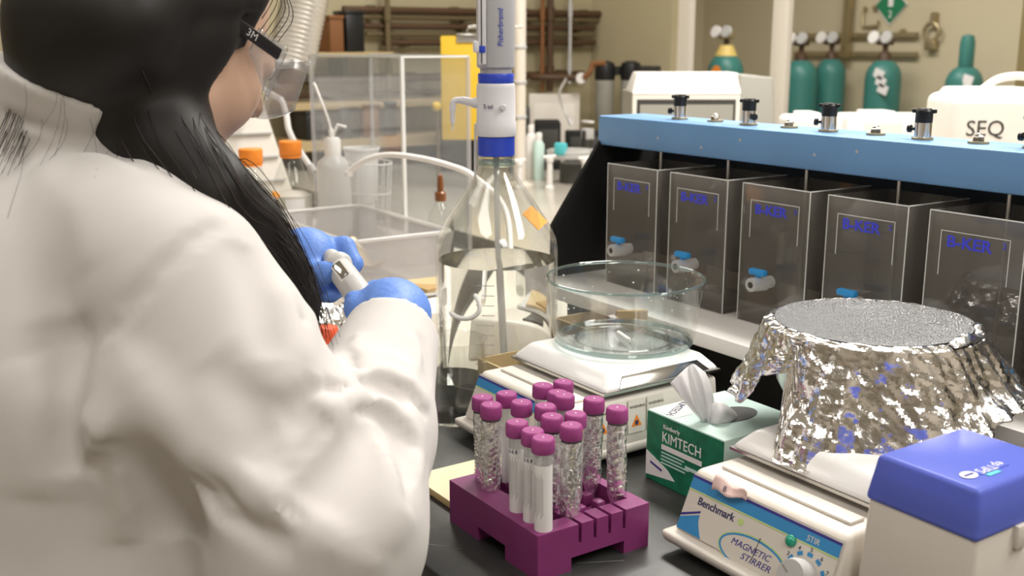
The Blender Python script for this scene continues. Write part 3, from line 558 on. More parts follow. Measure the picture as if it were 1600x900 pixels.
obj('flap', G().hexa([(.071, -.05, .084), (.074, -.05, .084), (.074, .01, .084), (.071, .01, .084)], [(.076, -.05, .128), (.079, -.05, .127), (.079, .008, .120), (.076, .008, .122)]), 'card', t)
t = thing('cardboard_tray', (-1.193, .808, BZ), 'low open cardboard tray beside the rear stirrer', 'box')
for nm, a in (('side', (-.036, .036, -.04, -.037, 0, .07)), ('side', (-.036, .036, .037, .04, 0, .07)), ('side', (-.036, -.033, -.037, .037, 0, .07)), ('side', (.033, .036, -.037, .037, 0, .07)), ('bottom', (-.036, .036, -.04, .04, 0, .003))): obj(nm, G().box(*a), 'card2', t)
# ------------------------------------------------------------------ jar tester
TX, TY, TZ = -1.01, 1.15, BZ
t = thing('jar_tester', (TX, TY, TZ), 'six-place jar tester with blue beam and black back panel', 'jar tester')
obj('base_platform', G().box(-.46, .55, -.13, .20, .088, .110, .003), 'white', t); obj('shadow_block', G().box(-.44, .53, -.06, .19, 0, .088), 'matteblack', t)  # black support block stands in for the shadow beneath the platform
obj('back_panel', G().box(-.44, .53, .15, .165, .110, .345), 'matteblack', t)
for s, xx in ((-1, -.45), (1, .54)):
    obj('side_panel', G().prism([(-.088, .110), (.165, .110), (.165, .345), (.018, .345), (-.088, .200)], 0, .008, frame((xx-.004, 0, 0), (0, 1, 0), (0, 0, 1))), 'matteblack', t)
bm_ = obj('beam', G().box(-.455, .55, .012, .115, .330, .380, .004), 'beam', t)
for k, (a, b) in enumerate(((-.30, .352), (-.20, .345), (-.12, .362), (.02, .352), (.09, .362))): obj('paint_chip', G().lathe([(.0022, 0), (.0022, .0004)], 10, (0, 0, 0), frame((a, .0122, b), (1, 0, 0), (0, 0, 1))), 'lgrey', bm_)
rods = [-.306+k*.1515 for k in range(6)]
def chuck(x, y, turn, par):
    c = obj('chuck', G().lathe([(.0125, 0), (.0125, .003), (.0105, .0035), (.0105, .0215), (0, .0215)], 24, (x, y, .380)), 'chrome', par)
    obj('chuck_base', G().lathe([(.0135, 0), (.0135, .0025), (.0128, .003)], 24, (x, y, .3802)), 'brass', c)
    g = G()
    g.lathe([(.0105, .0216), (.0108, .023), (.0108, .036), (.0085, .0395), (0, .0395)], 12, (x, y, .380))
    for a in range(4): g.box(.0085, .0150, -.003, .003, .0335, .0385, .001, T(x, y, .380) @ RZ(a*90+20))
    obj('chuck_head', g, 'black', c, 30)
    obj('side_knob', G().lathe([(.002, 0), (.002, .006), (.005, .007), (.005, .011), (0, .011)], 14, (0, 0, 0), T(x, y, .393) @ RZ(turn) @ RY(90) @ T(0, 0, .009)), 'black', c)
for k, x in enumerate(rods):
    chuck(x+.004, .060, (200, -20, 200, 190, 180, 200)[k], bm_)
    if k < 5: 
        n_ = obj('cap_nut', G().lathe([(.0075, .003), (.0068, .008), (.0035, .0125), (0, .0135)], 6, (x+.079, .066, .380)), 'chrome', bm_); obj('washer', G().lathe([(.0125, 0), (.0125, .003), (0, .003)], 24, (x+.079, .066, .380)), 'brass', n_)
    obj('paddle_rod', G().tube([(x, .026, .335), (x, .026, .150)], .0028), 'steel', t); obj('paddle', G().box(x-.036, x+.036, .0245, .0275, .135, .160), 'steel', t)
for k, x in enumerate(rods):
    j = thing('acrylic_jar', (TX+x, TY+.026, TZ+.1105), ['square clear jar at the far end beside the black side panel', 'square clear jar second from the far end of the tester', 'square clear jar third from the far end, above the front blue tap', 'square clear jar fourth from the far end, behind the foil bowl', 'square clear jar fifth from the far end, behind the foil bowl right edge', 'square clear jar last at the right frame edge'][k], 'jar', 'square acrylic jars under the blue beam')
    h, hb = .061, .198
    for nm, a in (('pane', (-h, h, -h, -h+.005, 0, hb)), ('pane', (-h, h, h-.005, h, 0, hb)), ('pane', (-h, -h+.005, -h+.005, h-.005, 0, hb)), ('pane', (h-.005, h, -h+.005, h-.005, 0, hb)), ('floor_pane', (-h+.005, h-.005, -h+.005, h-.005, 0, .006))): obj(nm, G().box(*a), 'jar', j)
    g = G()
    for a in ((-h, h, -h-.0003, -h+.0007, hb-.0008, hb+.0006), (-h-.0003, -h+.0008, -h-.0004, -h+.0006, 0, hb), (h-.0010, h+.0003, -h-.0004, -h+.0006, 0, hb), (h-.0007, h+.0005, -h, h, hb-.0006, hb+.0006)): g.box(*a)
    obj('polished_edge', g, 'edgeacr', j)
    X = frame((0, -h-.0004, 0), (1, 0, 0), (0, 0, 1))
    obj('lettering', text('B-KER', .0190, X @ T(-.036, hb-.040, 0), .0004, sx=1.15, bold=.0004), 'jarblue', j); obj('small_mark', text('2', .010, X @ T(.0345, hb-.033, 0), .0003), 'jarblue', j)
    g = G(); 
    for a in ((-.044, -.043, hb-.075, hb-.022), (-.044, .044, hb-.0225, hb-.0215), (.043, .044, hb-.075, hb-.022)): g.prism([(a[0], a[2]), (a[1], a[2]), (a[1], a[3]), (a[0], a[3])], 0, .0003, X)
    obj('etched_border', g, 'edgeacr', j)
    vx = 0.0; tp_ = obj('tap', G().tube([(vx, -h, .066), (vx, -h-.012, .066), (vx, -h-.013, .066), (vx, -h-.040, .066)], [.0085, .0085, .011, .0095], 16), 'milk', j)
    obj('tap_handle', G().box(vx-.014, vx+.014, -h-.032, -h-.021, .078, .087, .003), 'valveblue', tp_); obj('tap_stem', G().tube([(vx, -h-.026, .066), (vx, -h-.026, .080)], .004), 'valveblue', tp_); obj('tap_mouth', G().tube([(vx, -h-.0405, .066), (vx, -h-.039, .066)], .0045), 'dark', tp_)
# ------------------------------------------------------------------ the person
PB = (-1.08, .20, 0.0)
person = thing('person', PB, 'person in white lab coat, clear safety glasses and blue gloves working at the bench', 'person')
NK = np.array([-1.083, .222, 1.345])
RS, RE, RW = np.array([-.888, .258, 1.222]), np.array([-.772, .330, 1.030]), pd(610, 536, 1.09)
LS, LE, LW = np.array([-1.275, .268, 1.235]), np.array([-1.395, .375, 1.045]), np.array([-1.262, .497, 1.150])
HR = RZ(14) @ RX(-28) @ RY(3)
HP = pd(425, 76, .985)-np.array(HR @ Vector((.078, .058, .017)))   # head
def H(x, y, z): return HP+np.array(HR @ Vector((x, y, z)))
def D3(u, v, D): return pd(u, v, D)
LOCK = [H(.050, -.060, .040), H(.064, -.078, -.030), D3(238, 165, .968), D3(262, 240, .94), D3(330, 302, .935), D3(392, 350, .965), D3(440, 410, .99), D3(472, 470, 1.0), D3(492, 530, 1.0)]
LR = [.036, .040, .042, .038, .030, .022, .015, .010, .004]
LOCK2 = [H(-.02, -.080, .03), H(.025, -.085, -.04), D3(195, 130, .985), D3(225, 190, .96), D3(262, 245, .94)]
def hair_sdf(P):
    d = ell(P, H(0, -.022, .034), (.093, .112, .106), HR)
    d = sm_min(d, ell(P, H(0, -.055, -.015), (.082, .070, .085), HR), .03)
    q = (P-HP)@np.array(HR.to_3x3())
    s_ = np.clip((q[:, 2]+.012)/.062, 0, 1); s_ = s_*s_*(3-2*s_); face = np.maximum.reduce([(-.050+.085*s_)-q[:, 1], q[:, 2]-.085, -(q[:, 2]+.16)])
    d = sm_max(d, -face, .008)
    d = sm_min(d, cone(P, H(.056, .030, .072), H(.066, .028, .010), .018, .010), .012)       # sideburn sweep at the temple
    d = sm_min(d, cone(P, H(-.056, .030, .072), H(-.066, .028, .010), .018, .010), .012)
    d = sm_min(d, ell(P, H(.075, -.008, -.004), (.019, .032, .046), HR), .012)               # hair over the ears
    d = sm_min(d, ell(P, H(-.075, -.008, -.004), (.019, .032, .046), HR), .012)
    d = sm_min(d, poly(P, LOCK, LR, .03), .03)
    d = sm_min(d, poly(P, LOCK2, [.045, .05, .036, .032, .026], .03), .03)
    d = sm_min(d, cone(P, H(0, -.06, -.03), (-1.075, .215, 1.32), .068, .058), .03)
    return d
def nape(P):
    d = sm_min(ell(P, H(0, -.022, .034), (.093, .112, .106), HR), ell(P, H(0, -.055, -.015), (.082, .070, .085), HR), .03)
    return sm_min(d, cone(P, H(0, -.06, -.03), (-1.075, .215, 1.32), .068, .058), .03)
BULGE = pd(215, 640, .875)
CA, CB = pd(30, 102, .93), pd(165, 158, .93)
CNn = np.cross(CB-CA, FW0); CNn /= np.linalg.norm(CNn); CNn = CNn*np.sign(CNn[2])      # top plane of the stand collar
def coat_base(P):
    d = cone(P, (-1.09, .190, 1.175), (-1.09, .125, .88), .108, .118, (1.42, 1, 1))
    d = sm_min(d, cone(P, (-1.09, .125, .90), (-1.09, .13, .52), .122, .165, (1.35, 1, 1)), .05)
    d = sm_min(d, cone(P, (-.935, .235, 1.255), (-1.235, .238, 1.255), .062, .062), .06)
    d = sm_min(d, cone(P, (-1.085, .205, 1.30), (-.94, .240, 1.262), .060, .055), .05)
    d = sm_min(d, cone(P, (-1.085, .205, 1.30), (-1.23, .240, 1.262), .060, .055), .05)
    d = sm_min(d, ell(P, (-1.05, .145, 1.13), (.165, .085, .17)), .06)
    ra = cone(P, RS, RE, .079, .078)
    ra = sm_min(ra, cone(P, RE, RE*.55+RW*.45, .080, .069), .035)
    ra = sm_min(ra, cone(P, RE*.55+RW*.45, RW, .069, .050), .02)
    ra = sm_min(ra, ell(P, RE+np.array([-.02, -.005, -.055]), (.075, .085, .075)), .04)
    ra = sm_min(ra, ell(P, RS*.5+RE*.5+np.array([-.05, -.035, -.03]), (.06, .055, .09)), .04)
    ra = sm_min(ra, ell(P, BULGE, (.055, .05, .058)), .03)
    la = sm_min(cone(P, LS, LE, .076, .07), cone(P, LE, LW, .07, .047), .03)
    d = sm_min(d, ra, .016); d = sm_min(d, la, .03)
    # stand collar round the neck
    c_ = sm_max(sm_max(nape(P)-.013, (P-CA)@CNn, .006), P[:, 1]-.30, .02)
    d = sm_min(d, c_, .012)
    d = sm_min(d, cone(P, (-.985, .165, 1.12), (-.965, .150, .55), .095, .14), .05); d = sm_min(d, cone(P, (-.925, .225, 1.06), (-.91, .18, .55), .07, .12), .05)       # coat side hanging below the arm
    return d
def hit(u, v, t=.5):
    d = ray(u, v)
    for _ in range(60):
        s = coat_base((CAM+d*t)[None])[0]; t += s*.7
        if s < 4e-4 or t > 2.2: break
    return CAM+d*t
RIDGE = [ # fold lines of the cloth: photo points, radius, lift (positive = ridge, negative = furrow)
 ([(352, 338), (300, 375), (255, 420), (205, 480), (168, 525)], .006, .0035),
 ([(340, 345), (285, 385), (240, 430), (190, 490)], .006, -.005),
 ([(168, 530), (215, 590), (262, 650), (305, 725), (345, 790), (420, 830)], .014, .013),
 ([(150, 700), (215, 735), (270, 770), (300, 840)], .022, -.018),
 ([(128, 640), (165, 690), (190, 760), (200, 850)], .014, .008),
 ([(560, 590), (520, 640), (470, 700), (430, 750), (385, 800)], .016, .013),
 ([(500, 640), (450, 690), (400, 745)], .016, -.010),
 ([(600, 640), (560, 700), (500, 760), (440, 800)], .018, -.010),
 ([(498, 600), (470, 640), (440, 655)], .010, -.009),
 ([(230, 600), (300, 690), (400, 790), (520, 850), (600, 880)], .010, .008),
 ([(310, 720), (380, 800), (470, 850)], .012, -.010),
 ([(420, 390), (445, 470), (455, 540), (430, 620)], .014, .006),
 ([(380, 380), (405, 470), (415, 560)], .014, -.005),
 ([(545, 590), (590, 580), (640, 600), (668, 640)], .009, .010),
 ([(560, 612), (600, 606), (640, 628)], .007, -.009),
 ([(530, 630), (590, 630), (630, 660), (655, 700)], .010, .010),
 ([(560, 560), (610, 560), (655, 590)], .007, .006),
 ([(552, 545), (545, 570), (560, 590)], .006, -.005),
 ([(600, 640), (625, 680), (640, 740), (630, 800)], .010, -.009),
 ([(585, 650), (605, 720), (612, 800), (595, 860)], .012, .009),
 ([(655, 520), (668, 560), (672, 600)], .006, -.004),
 ([(300, 700), (360, 742), (430, 775), (520, 832), (610, 885)], .007, .006), ([(645, 640), (657, 700), (642, 770), (615, 850)], .007, .006), ([(470, 420), (482, 500), (470, 570)], .009, .006), ([(330, 560), (400, 640), (430, 690)], .014, -.006), ([(560, 520), (556, 545), (566, 575)], .005, .005), ([(648, 520), (654, 550), (650, 580)], .005, .004),
 ([(352, 344), (300, 383), (255, 428), (205, 488), (170, 532)], .004, -.004), ([(172, 542), (222, 602), (268, 664), (310, 738), (350, 802), (430, 845)], .005, -.009),
 ([(553, 604), (513, 654), (463, 714), (423, 767)], .005, -.007), ([(548, 602), (592, 594), (640, 614), (664, 652)], .004, -.007), ([(534, 644), (592, 642), (628, 670), (650, 707)], .004, -.007), ([(500, 598), (520, 614), (548, 608)], .005, -.008),
 ([(592, 655), (612, 720), (618, 800)], .004, -.006), ([(310, 708), (366, 752), (436, 785), (524, 842)], .004, -.006), ([(135, 664), (175, 704), (215, 730), (280, 750)], .005, -.007), ([(455, 440), (466, 500), (455, 560)], .004, -.004),
 ([(60, 260), (120, 330), (140, 420)], .02, .004), ([(40, 560), (70, 660), (60, 780)], .025, .006), ([(90, 500), (110, 620), (120, 740)], .02, -.006),
 ([(0, 178), (60, 197), (160, 236), (228, 268)], .005, -.005), ([(10, 190), (70, 208), (165, 248), (225, 278)], .006, .003),
]
RP = [([hit(u, v) for u, v in pts], r, a) for pts, r, a in RIDGE]
def coat_sdf(P):
    d = coat_base(P); near = np.abs(d) < .06; Q = P[near]; q = d[near]
    for pts, r, a in RP:
        A = np.array(pts); m = np.flatnonzero(((Q > A.min(0)-4.5*r) & (Q < A.max(0)+4.5*r)).all(1))
        if not len(m): continue
        W = Q[m]; best = np.full(len(m), 9.); tt = np.zeros(len(m)); n_ = len(A)-1
        for i in range(n_):
            dv = A[i+1]-A[i]; t = np.clip(((W-A[i])@dv)/max(dv@dv, 1e-9), 0, 1); e = np.sqrt(((W-A[i]-t[:, None]*dv)**2).sum(1))
            k = e < best; best = np.where(k, e, best); tt = np.where(k, (i+t)/n_, tt)
        amp = a*1.65*np.sqrt(np.clip(np.sin(np.pi*tt), 0, 1))               # folds die out towards their ends
        q[m] -= amp*(np.exp(-(best/(r*1.25))**2) if a < 0 else 1.2*np.exp(-np.sqrt((best/(r*.95))**2+.06)))
    q = q-.0007*np.sin(Q[:, 0]*37+Q[:, 2]*23)*np.sin(Q[:, 1]*31-Q[:, 2]*41)-.0003*np.sin(Q[:, 0]*90+Q[:, 1]*70)*np.sin(Q[:, 2]*83)
    q = sm_max(q, -cone(Q, RW+(RW-RE)*.12, RW+(RW-RE)*.5, .046, .06), .004)   # open right cuff
    q = sm_max(q, -cone(Q, LW+(LW-LE)*.12, LW+(LW-LE)*.5, .042, .06), .004)
    d[near] = q; return d
coat = obj('lab_coat', nets(coat_sdf, (-1.50, -.06, .40), (-.66, .60, 1.44), .0050, .025), 'coat', person, 180, world=True)
# collar band and sleeve seam stitched on the coat
def head_sdf(P):
    R = HR
    d = ell(P, H(0, -.012, .028), (.077, .096, .090), R)
    d = sm_min(d, ell(P, H(0, .028, -.035), (.060, .066, .080), R), .03)
    d = sm_min(d, ell(P, H(0, .060, -.090), (.026, .024, .022), R), .028)                    # chin
    for s in (-1, 1):
        d = sm_min(d, ell(P, H(s*.038, .058, -.030), (.028, .028, .034), R), .022)            # cheek
        d = sm_min(d, cone(P, H(s*.055, .010, -.055), H(s*.018, .058, -.098), .020, .018), .022)  # jaw
        d = sm_max(d, -ell(P, H(s*.032, .102, .010), (.020, .018, .012), R), .012)            # eye socket
        d = sm_min(d, ell(P, H(s*.032, .0835, .008), (.0145, .0125, .0125), R), .005)         # eyeball and lid
        d = sm_min(d, ell(P, H(s*.078, .0, -.002), (.008, .018, .030), R), .008)              # ear
    d = sm_min(d, cone(P, H(0, .093, .012), H(0, .112, -.024), .006, .011), .010)             # nose
    for s in (-1, 1): d = sm_min(d, ell(P, H(s*.010, .103, -.027), (.008, .008, .007), R), .006)
    d = sm_min(d, cone(P, H(-.028, .086, .026), H(.028, .086, .026), .008, .008), .014)       # brow
    d = sm_min(d, cone(P, H(-.014, .090, -.050), H(.014, .090, -.050), .006, .006), .008)     # lips
    d = sm_min(d, cone(P, H(-.012, .088, -.060), H(.012, .088, -.060), .0065, .0065), .006)
    d = sm_min(d, cone(P, H(0, -.03, -.05), (-1.083, .215, 1.27), .052, .056), .03)           # neck
    d = sm_min(d, cone(P, (-1.085, .20, 1.24), (-1.09, .14, .92), .075, .085, (1.5, 1, 1)), .05)   # trunk under the coat
    return d
g = nets(head_sdf, (-1.26, .03, .83), (-.90, .47, 1.60), .0050)
body = obj('body', g, 'skin', person, 180, world=True)
for s in (-1, 1):
    e = obj('eye', G().lathe([(0, -.011), (.008, -.008), (.0112, 0), (.008, .008), (0, .011)], 16, X=T(*H(s*.032, .0865, .008))), 'white', body, 180, world=True)
    obj('iris', G().lathe([(.005, 0), (.004, .001), (0, .0013)], 16, X=T(*H(s*.032, .0970, .006)) @ HR @ RX(-90)), 'amber', e, 60, world=True)
# legs, trousers, shoes (below the frame but standing on the floor)
g = G()
for s in (-1, 1): g.tube([(-1.085+s*.085, .14, .88), (-1.085+s*.09, .15, .5), (-1.085+s*.095, .14, .08)], [.085, .065, .05], 20)
obj('trousers', g, 'trouser', person, world=True)
for s in (-1, 1): obj('shoe', nets(lambda P, s=s: np.maximum(sm_min(ell(P, (-1.085+s*.095, .135, .05), (.042, .06, .06)), ell(P, (-1.085+s*.1, .225, .03), (.045, .09, .04)), .03), .002-P[:, 2]), (-1.16+s*.095, .05, -.01), (-1.01+s*.1, .34, .13), .009), 'shoe', person, 180, world=True)
# hair: a shaped mass under many strands
hair = obj('hair', nets(hair_sdf, (-1.25, .08, 1.0), (-.84, .50, 1.62), .0055), 'hair', person, 180, world=True)
def strands(paths, radii, n, rad, spread=1., seed=1, taper=True, jit=.006):
    r = np.random.default_rng(seed); g = G()
    P = np.array(smoothpath(paths, 5)); Rr = np.interp(np.linspace(0, 1, len(P)), np.linspace(0, 1, len(radii)), radii)
    for _ in range(n):
        a = r.uniform(0, 2*math.pi); q = math.sqrt(r.uniform(.55, 1.1)); o1 = np.array([math.cos(a), math.sin(a), 0])*q; s = r.integers(0, max(1, len(P)//3)); e = len(P)-r.integers(0, max(1, len(P)//5))
        e1 = r.normal(size=3)*jit; e2 = r.normal(size=3)*jit*1.5; pts = []
        T_ = np.gradient(P, axis=0)
        for i in range(s, e):
            t = T_[i]/np.linalg.norm(T_[i]); b = np.cross(t, RT); b /= np.linalg.norm(b); c = np.cross(t, b)
            f_ = i/len(P); pts.append(P[i]+(b*o1[0]+c*o1[1])*Rr[i]*spread+e1*math.sin(f_*3.1)+e2*max(0, f_-.5)*2)
        m = len(pts); rr = [rad*(1-.75*k/m if taper else 1) for k in range(m)]
        if m > 2: g.tube(pts, rr, 3)
    return g
obj('hair_strands', strands(LOCK, LR, 260, .0007, 1.05, 3), 'hair', hair, 180, world=True)['kind'] = 'stuff'
obj('hair_streaks', strands(LOCK[1:], LR[1:], 90, .0006, 1.07, 23), 'hairlight', hair, 180, world=True)['kind'] = 'stuff'
obj('hair_ends', strands([D3(392, 352, .960), D3(445, 405, .97), D3(475, 470, .985), D3(492, 545, 1.0)], [.016, .012, .009, .007], 70, .00045, 1.2, 8, jit=.004), 'hair', hair, 180, world=True)['kind'] = 'stuff'
g = strands([D3(60, 60, .985), D3(48, 120, .945), D3(30, 190, .925), D3(-5, 270, .91)], [.020, .012, .012, .014], 40, .0006, 1.0, 5, jit=.0015)
obj('back_lock', g, 'hair', hair, 180, world=True)['kind'] = 'stuff'
g = G(); r_ = np.random.default_rng(12)
for _ in range(11):                                               # stray hairs lying over the coat back
    u, v = r_.uniform(20, 200), r_.uniform(110, 190); du, dv = r_.uniform(-45, 5), r_.uniform(60, 170)
    pts = [hit(u+du*t+10*math.sin(t*4), v+dv*t)-ray(u, v)*.003 for t in np.linspace(0, 1, 8)]; 
    if max(np.linalg.norm(p-CAM) for p in pts) < 1.25: g.tube(pts, .00013, 3)
obj('stray_hairs', g, 'hair', hair, 180, world=True)['kind'] = 'stuff'
g = G()
for k in range(14):
    s0 = H(.035+.002*k, .070-.004*k, .088-.002*k); g.tube(smoothpath([s0, H(.052+.001*k, .082-.006*k, .062), H(.060, .072-.006*k, .030-.003*k)], 5), .0005, 3)
obj('fringe', g, 'hair', hair, 180, world=True)['kind'] = 'stuff'
# safety glasses
gl = obj('safety_glasses', G().tube([H(-.062, .094, .022), H(-.03, .116, .026), H(0, .121, .026), H(.03, .116, .026), H(.062, .094, .022)], .0022, 8), 'goggle', person, 180, world=True)
def lens(s):
    def f_(a, b):
        x = s*(.004+.068*a); y = .1195-.30*abs(x)**1.45*1.6-.004*(1-b); z = .028-.060*b*(1-.18*a*a)
        return tuple(H(x, y, z))
    return G().grid(f_, 14, 10)
for s in (-1, 1):
    obj('lens', lens(s), 'goggle', gl, 180, world=True, solid=.002)
    def shield(a, b, s=s):
        z = .027-.052*b*(1-.55*a); return tuple(H(s*(.0715+.006*a), .078-.040*a, z))
    obj('side_shield', G().grid(shield, 8, 8), 'goggle', gl, 180, world=True, solid=.0016)
    tA, tB = H(s*.0775, .055, .017), H(s*.0865, -.050, .020)
    ax = tB-tA; X = frame(tA, ax, HR.to_3x3() @ Vector((0, 0, 1)))
    L_ = np.linalg.norm(ax)
    tm = obj('temple', G().box(-.014, L_, -.0058, .0058, -.0018, .0018, .0017, X), 'temple', gl, 60, world=True)
    if s > 0:
        q = frame(tA, -ax, HR.to_3x3() @ Vector((0, 0, 1)))
        obj('temple_lettering', text('3M', .0095, q @ T(-.030, -.0035, .0019), .0003, sx=1.1), 'lgrey', tm, 0, world=True)
# gloves and the pipette they hold
TB, TA_ = pd(522, 408, 1.232), pd(575, 480, 1.168)                 # pipette axis, thumb end to hand end
ax = (TA_-TB)/np.linalg.norm(TA_-TB)
t = thing('pipette', tuple(TB), 'grey and white pipette held between the two gloved hands', 'pipette')
Zm = Vector(ax).to_track_quat('Z', 'Y').to_matrix().to_4x4(); Lp = .075
obj('handle', G().lathe([(0, -.014), (.008, -.014), (.010, -.010), (.0105, -.002), (.0105, .004), (.0165, .006), (.0175, .010), (.0165, .015), (.0145, .017), (.0150, .03), (.0155, .07), (.0135, .11), (.010, .15), (0, .15)], 32, X=Zm), 'pipgrey', t)
obj('plunger', G().lathe([(.005, -.03), (.005, -.014)], 16, X=Zm), 'white', t); obj('plunger_button', G().lathe([(0, -.036), (.008, -.035), (.0085, -.030), (0, -.029)], 24, X=Zm), 'white', t)
obj('shaft', G().lathe([(.008, .15), (.006, .20), (.0035, .235), (0, .235)], 20, X=Zm), 'white', t)
toV = Vector(-ray(545, 440)); ex = Vector(ax); nv = (toV-ex*toV.dot(ex)).normalized()
Wm = frame(Vector(TB)*0, ex, nv.cross(ex)*-1); Wm = frame((0, 0, 0), ex, nv.cross(ex))
obj('display_window', G().box(.022, .050, -.0055, .0055, .0130, .0160, .0012, Wm), 'mirror', t); obj('window_frame', G().box(.019, .053, -.0078, .0078, .0110, .0148, .0015, Wm), 'white', t)
def hand(name, wrist, palm, prad, fingers, thumb, lo, hi):
    def f_(P):
        d = cone(P, wrist, palm, .033, .034); d = sm_min(d, ell(P, palm, prad), .016)
        for fp in fingers: d = sm_min(d, poly(P, fp[0], fp[1], .004), .0055)
        return sm_min(d, poly(P, thumb[0], thumb[1], .005), .009)
    return obj(name, nets(f_, lo, hi, .0028), 'glove', person, 180, world=True)
# right hand: a fist round the lower pipette, seen from behind the wrist
RWV = RW-(RW-RE)*.05
RPALM = pd(613, 490, 1.155)
fing = [([pd(622-6*k, 470+9*k, 1.185-.004*k), pd(588-4*k, 456+11*k, 1.20-.006*k), pd(563+2*k, 462+12*k, 1.19-.008*k), pd(553+6*k, 478+12*k, 1.172-.010*k), pd(562+8*k, 492+10*k, 1.160-.010*k)], [.0145, .0130, .0115, .0105, .0095]) for k in range(3)]
fing.append(([pd(645, 484, 1.18), pd(620, 470, 1.22), pd(596, 476, 1.225), pd(580, 490, 1.215)], [.0135, .0120, .0105, .0090]))
thumb = ([pd(586, 505, 1.14), pd(566, 497, 1.135), pd(556, 482, 1.14), pd(552, 468, 1.148)], [.0165, .0140, .0120, .0095])
al_ = np.array([p for f_ in fing for p in f_[0]]+thumb[0]+[RWV, RPALM])
hand('glove', RWV, RPALM, (.044, .040, .036), fing, thumb, tuple(al_.min(0)-.06), tuple(al_.max(0)+.06))
# left hand: pinching the pipette top, knuckles up
C1 = TB-ax*.004
lw = LW+(LW-LE)*.02
LPALM = pd(478, 404, 1.262)
fing = []
kn = [pd(538, 388, 1.275), pd(530, 392, 1.262), pd(512, 432, 1.255), pd(500, 440, 1.245)]
F_ = [([pd(498, 388, 1.275), pd(538, 386, 1.268), pd(553, 412, 1.258), pd(541, 436, 1.250)], [.0135, .0125, .0105, .0090]),
      ([pd(495, 396, 1.262), pd(533, 396, 1.290), pd(545, 425, 1.285), pd(530, 450, 1.270)], [.0135, .0115, .0105, .0090]),
      ([pd(490, 412, 1.262), pd(520, 425, 1.285), pd(533, 448, 1.270), pd(518, 462, 1.255)], [.0130, .0112, .0100, .0085]),
      ([pd(480, 425, 1.262), pd(505, 440, 1.275), pd(515, 455, 1.262), pd(505, 462, 1.250)], [.0125, .0105, .0095, .0080])]
TH_ = ([pd(474, 422, 1.245), pd(490, 430, 1.225), pd(508, 426, 1.215), pd(522, 422, 1.214)], [.0165, .0145, .0125, .0095])
allp = np.array([p for f_ in F_ for p in f_[0]]+TH_[0]+[lw, LPALM])
hand('glove', lw, LPALM, (.036, .034, .032), F_, TH_, tuple(allp.min(0)-.05), tuple(allp.max(0)+.05))
# ------------------------------------------------------------------ things on the far part of the black bench
def on(u, v, D): p = pd(u, v, D); return float(p[0]), float(p[1])
o = obj('bench_paper', G().box(-2.9, -1.42, .50, 1.36, BZ+.0002, BZ+.0012), 'paper'); tag(o, 'pale paper sheet covering the far part of the bench', 'paper')
PZ = BZ+.0013
t = thing('storage_bin', (-2.065, .985, PZ), 'clear plastic storage bin behind the left glove', 'bin')
bw, bd, bh = .215, .115, .128
for nm, b_, t_ in (('side', [(-bw+.02, -bd+.015), (bw-.02, -bd+.015), (bw, -bd), (-bw, -bd)], 0), ('side', [(bw-.02, -bd+.015), (bw-.02, bd-.015), (bw, bd), (bw, -bd)], 0), ('side', [(bw-.02, bd-.015), (-bw+.02, bd-.015), (-bw, bd), (bw, bd)], 0), ('side', [(-bw+.02, bd-.015), (-bw+.02, -bd+.015), (-bw, -bd), (-bw, bd)], 0)):
    (a, b, c, d) = b_; obj(nm, G().add([(*a, .002), (*b, .002), (*c, bh), (*d, bh)], [(0, 1, 2, 3)]), 'bin', t, 0, solid=.002)
obj('bottom', G().box(-bw+.021, bw-.021, -bd+.016, bd-.016, 0, .002), 'bin', t)
g = G(); pts = [(-bw, -bd), (bw, -bd), (bw, bd), (-bw, bd)]; rp = []
for k, (x, y) in enumerate(pts):
    for q in range(5):
        a = math.radians(180+90*k+q*22.5); rp.append((x-math.copysign(.02, x)+.02*math.cos(a)*1.0, y-math.copysign(.02, y)+.02*math.sin(a), bh))
obj('rim', G().tube(rp, .0042, 8, closed=True), 'milk', t)
t = thing('packed_paper', (-2.14, .985, PZ+.0035), 'crumpled kraft paper lying inside the clear bin', 'paper'); obj('sheet', G().grid(lambda a, b: ((a-.5)*.18, (b-.5)*.13, .03+.022*math.sin(a*7+b*3)*math.sin(b*5)), 14, 10), 'card2', t, 20, solid=.0005); obj('fold', G().grid(lambda a, b: ((a-.5)*.1, (b-.5)*.08, .062+.014*math.sin(a*5)*math.cos(b*6)), 10, 8), 'pad', t, 20, solid=.0005)
t = thing('balance', (-1.665, .945, PZ), 'low white laboratory balance with dark display in front of the bin', 'balance')
obj('body', G().hexa([(-.11, -.11, 0), (.11, -.11, 0), (.11, .11, 0), (-.11, .11, 0)], [(-.105, -.09, .05), (.105, -.075, .05), (.105, .105, .055), (-.105, .105, .055)], .005), 'warmwhite', t); obj('pan', G().box(-.09, .02, -.05, .09, .055, .060, .002), 'lgrey', t)
obj('display', G().box(.035, .095, .0, .05, .0535, .0565, .001), 'dark', t)
t = thing('kraft_envelope', (-1.70, .965, PZ+.0605), 'brown folded kraft paper on the balance pan', 'paper'); obj('sheet', G().prism([(-.06, -.05), (.05, -.04), (.055, .05), (-.05, .06)], 0, .003), 'card2', t); obj('flap', G().prism([(-.02, -.045), (.05, -.04), (.04, .02)], .003, .006), 'card', t)
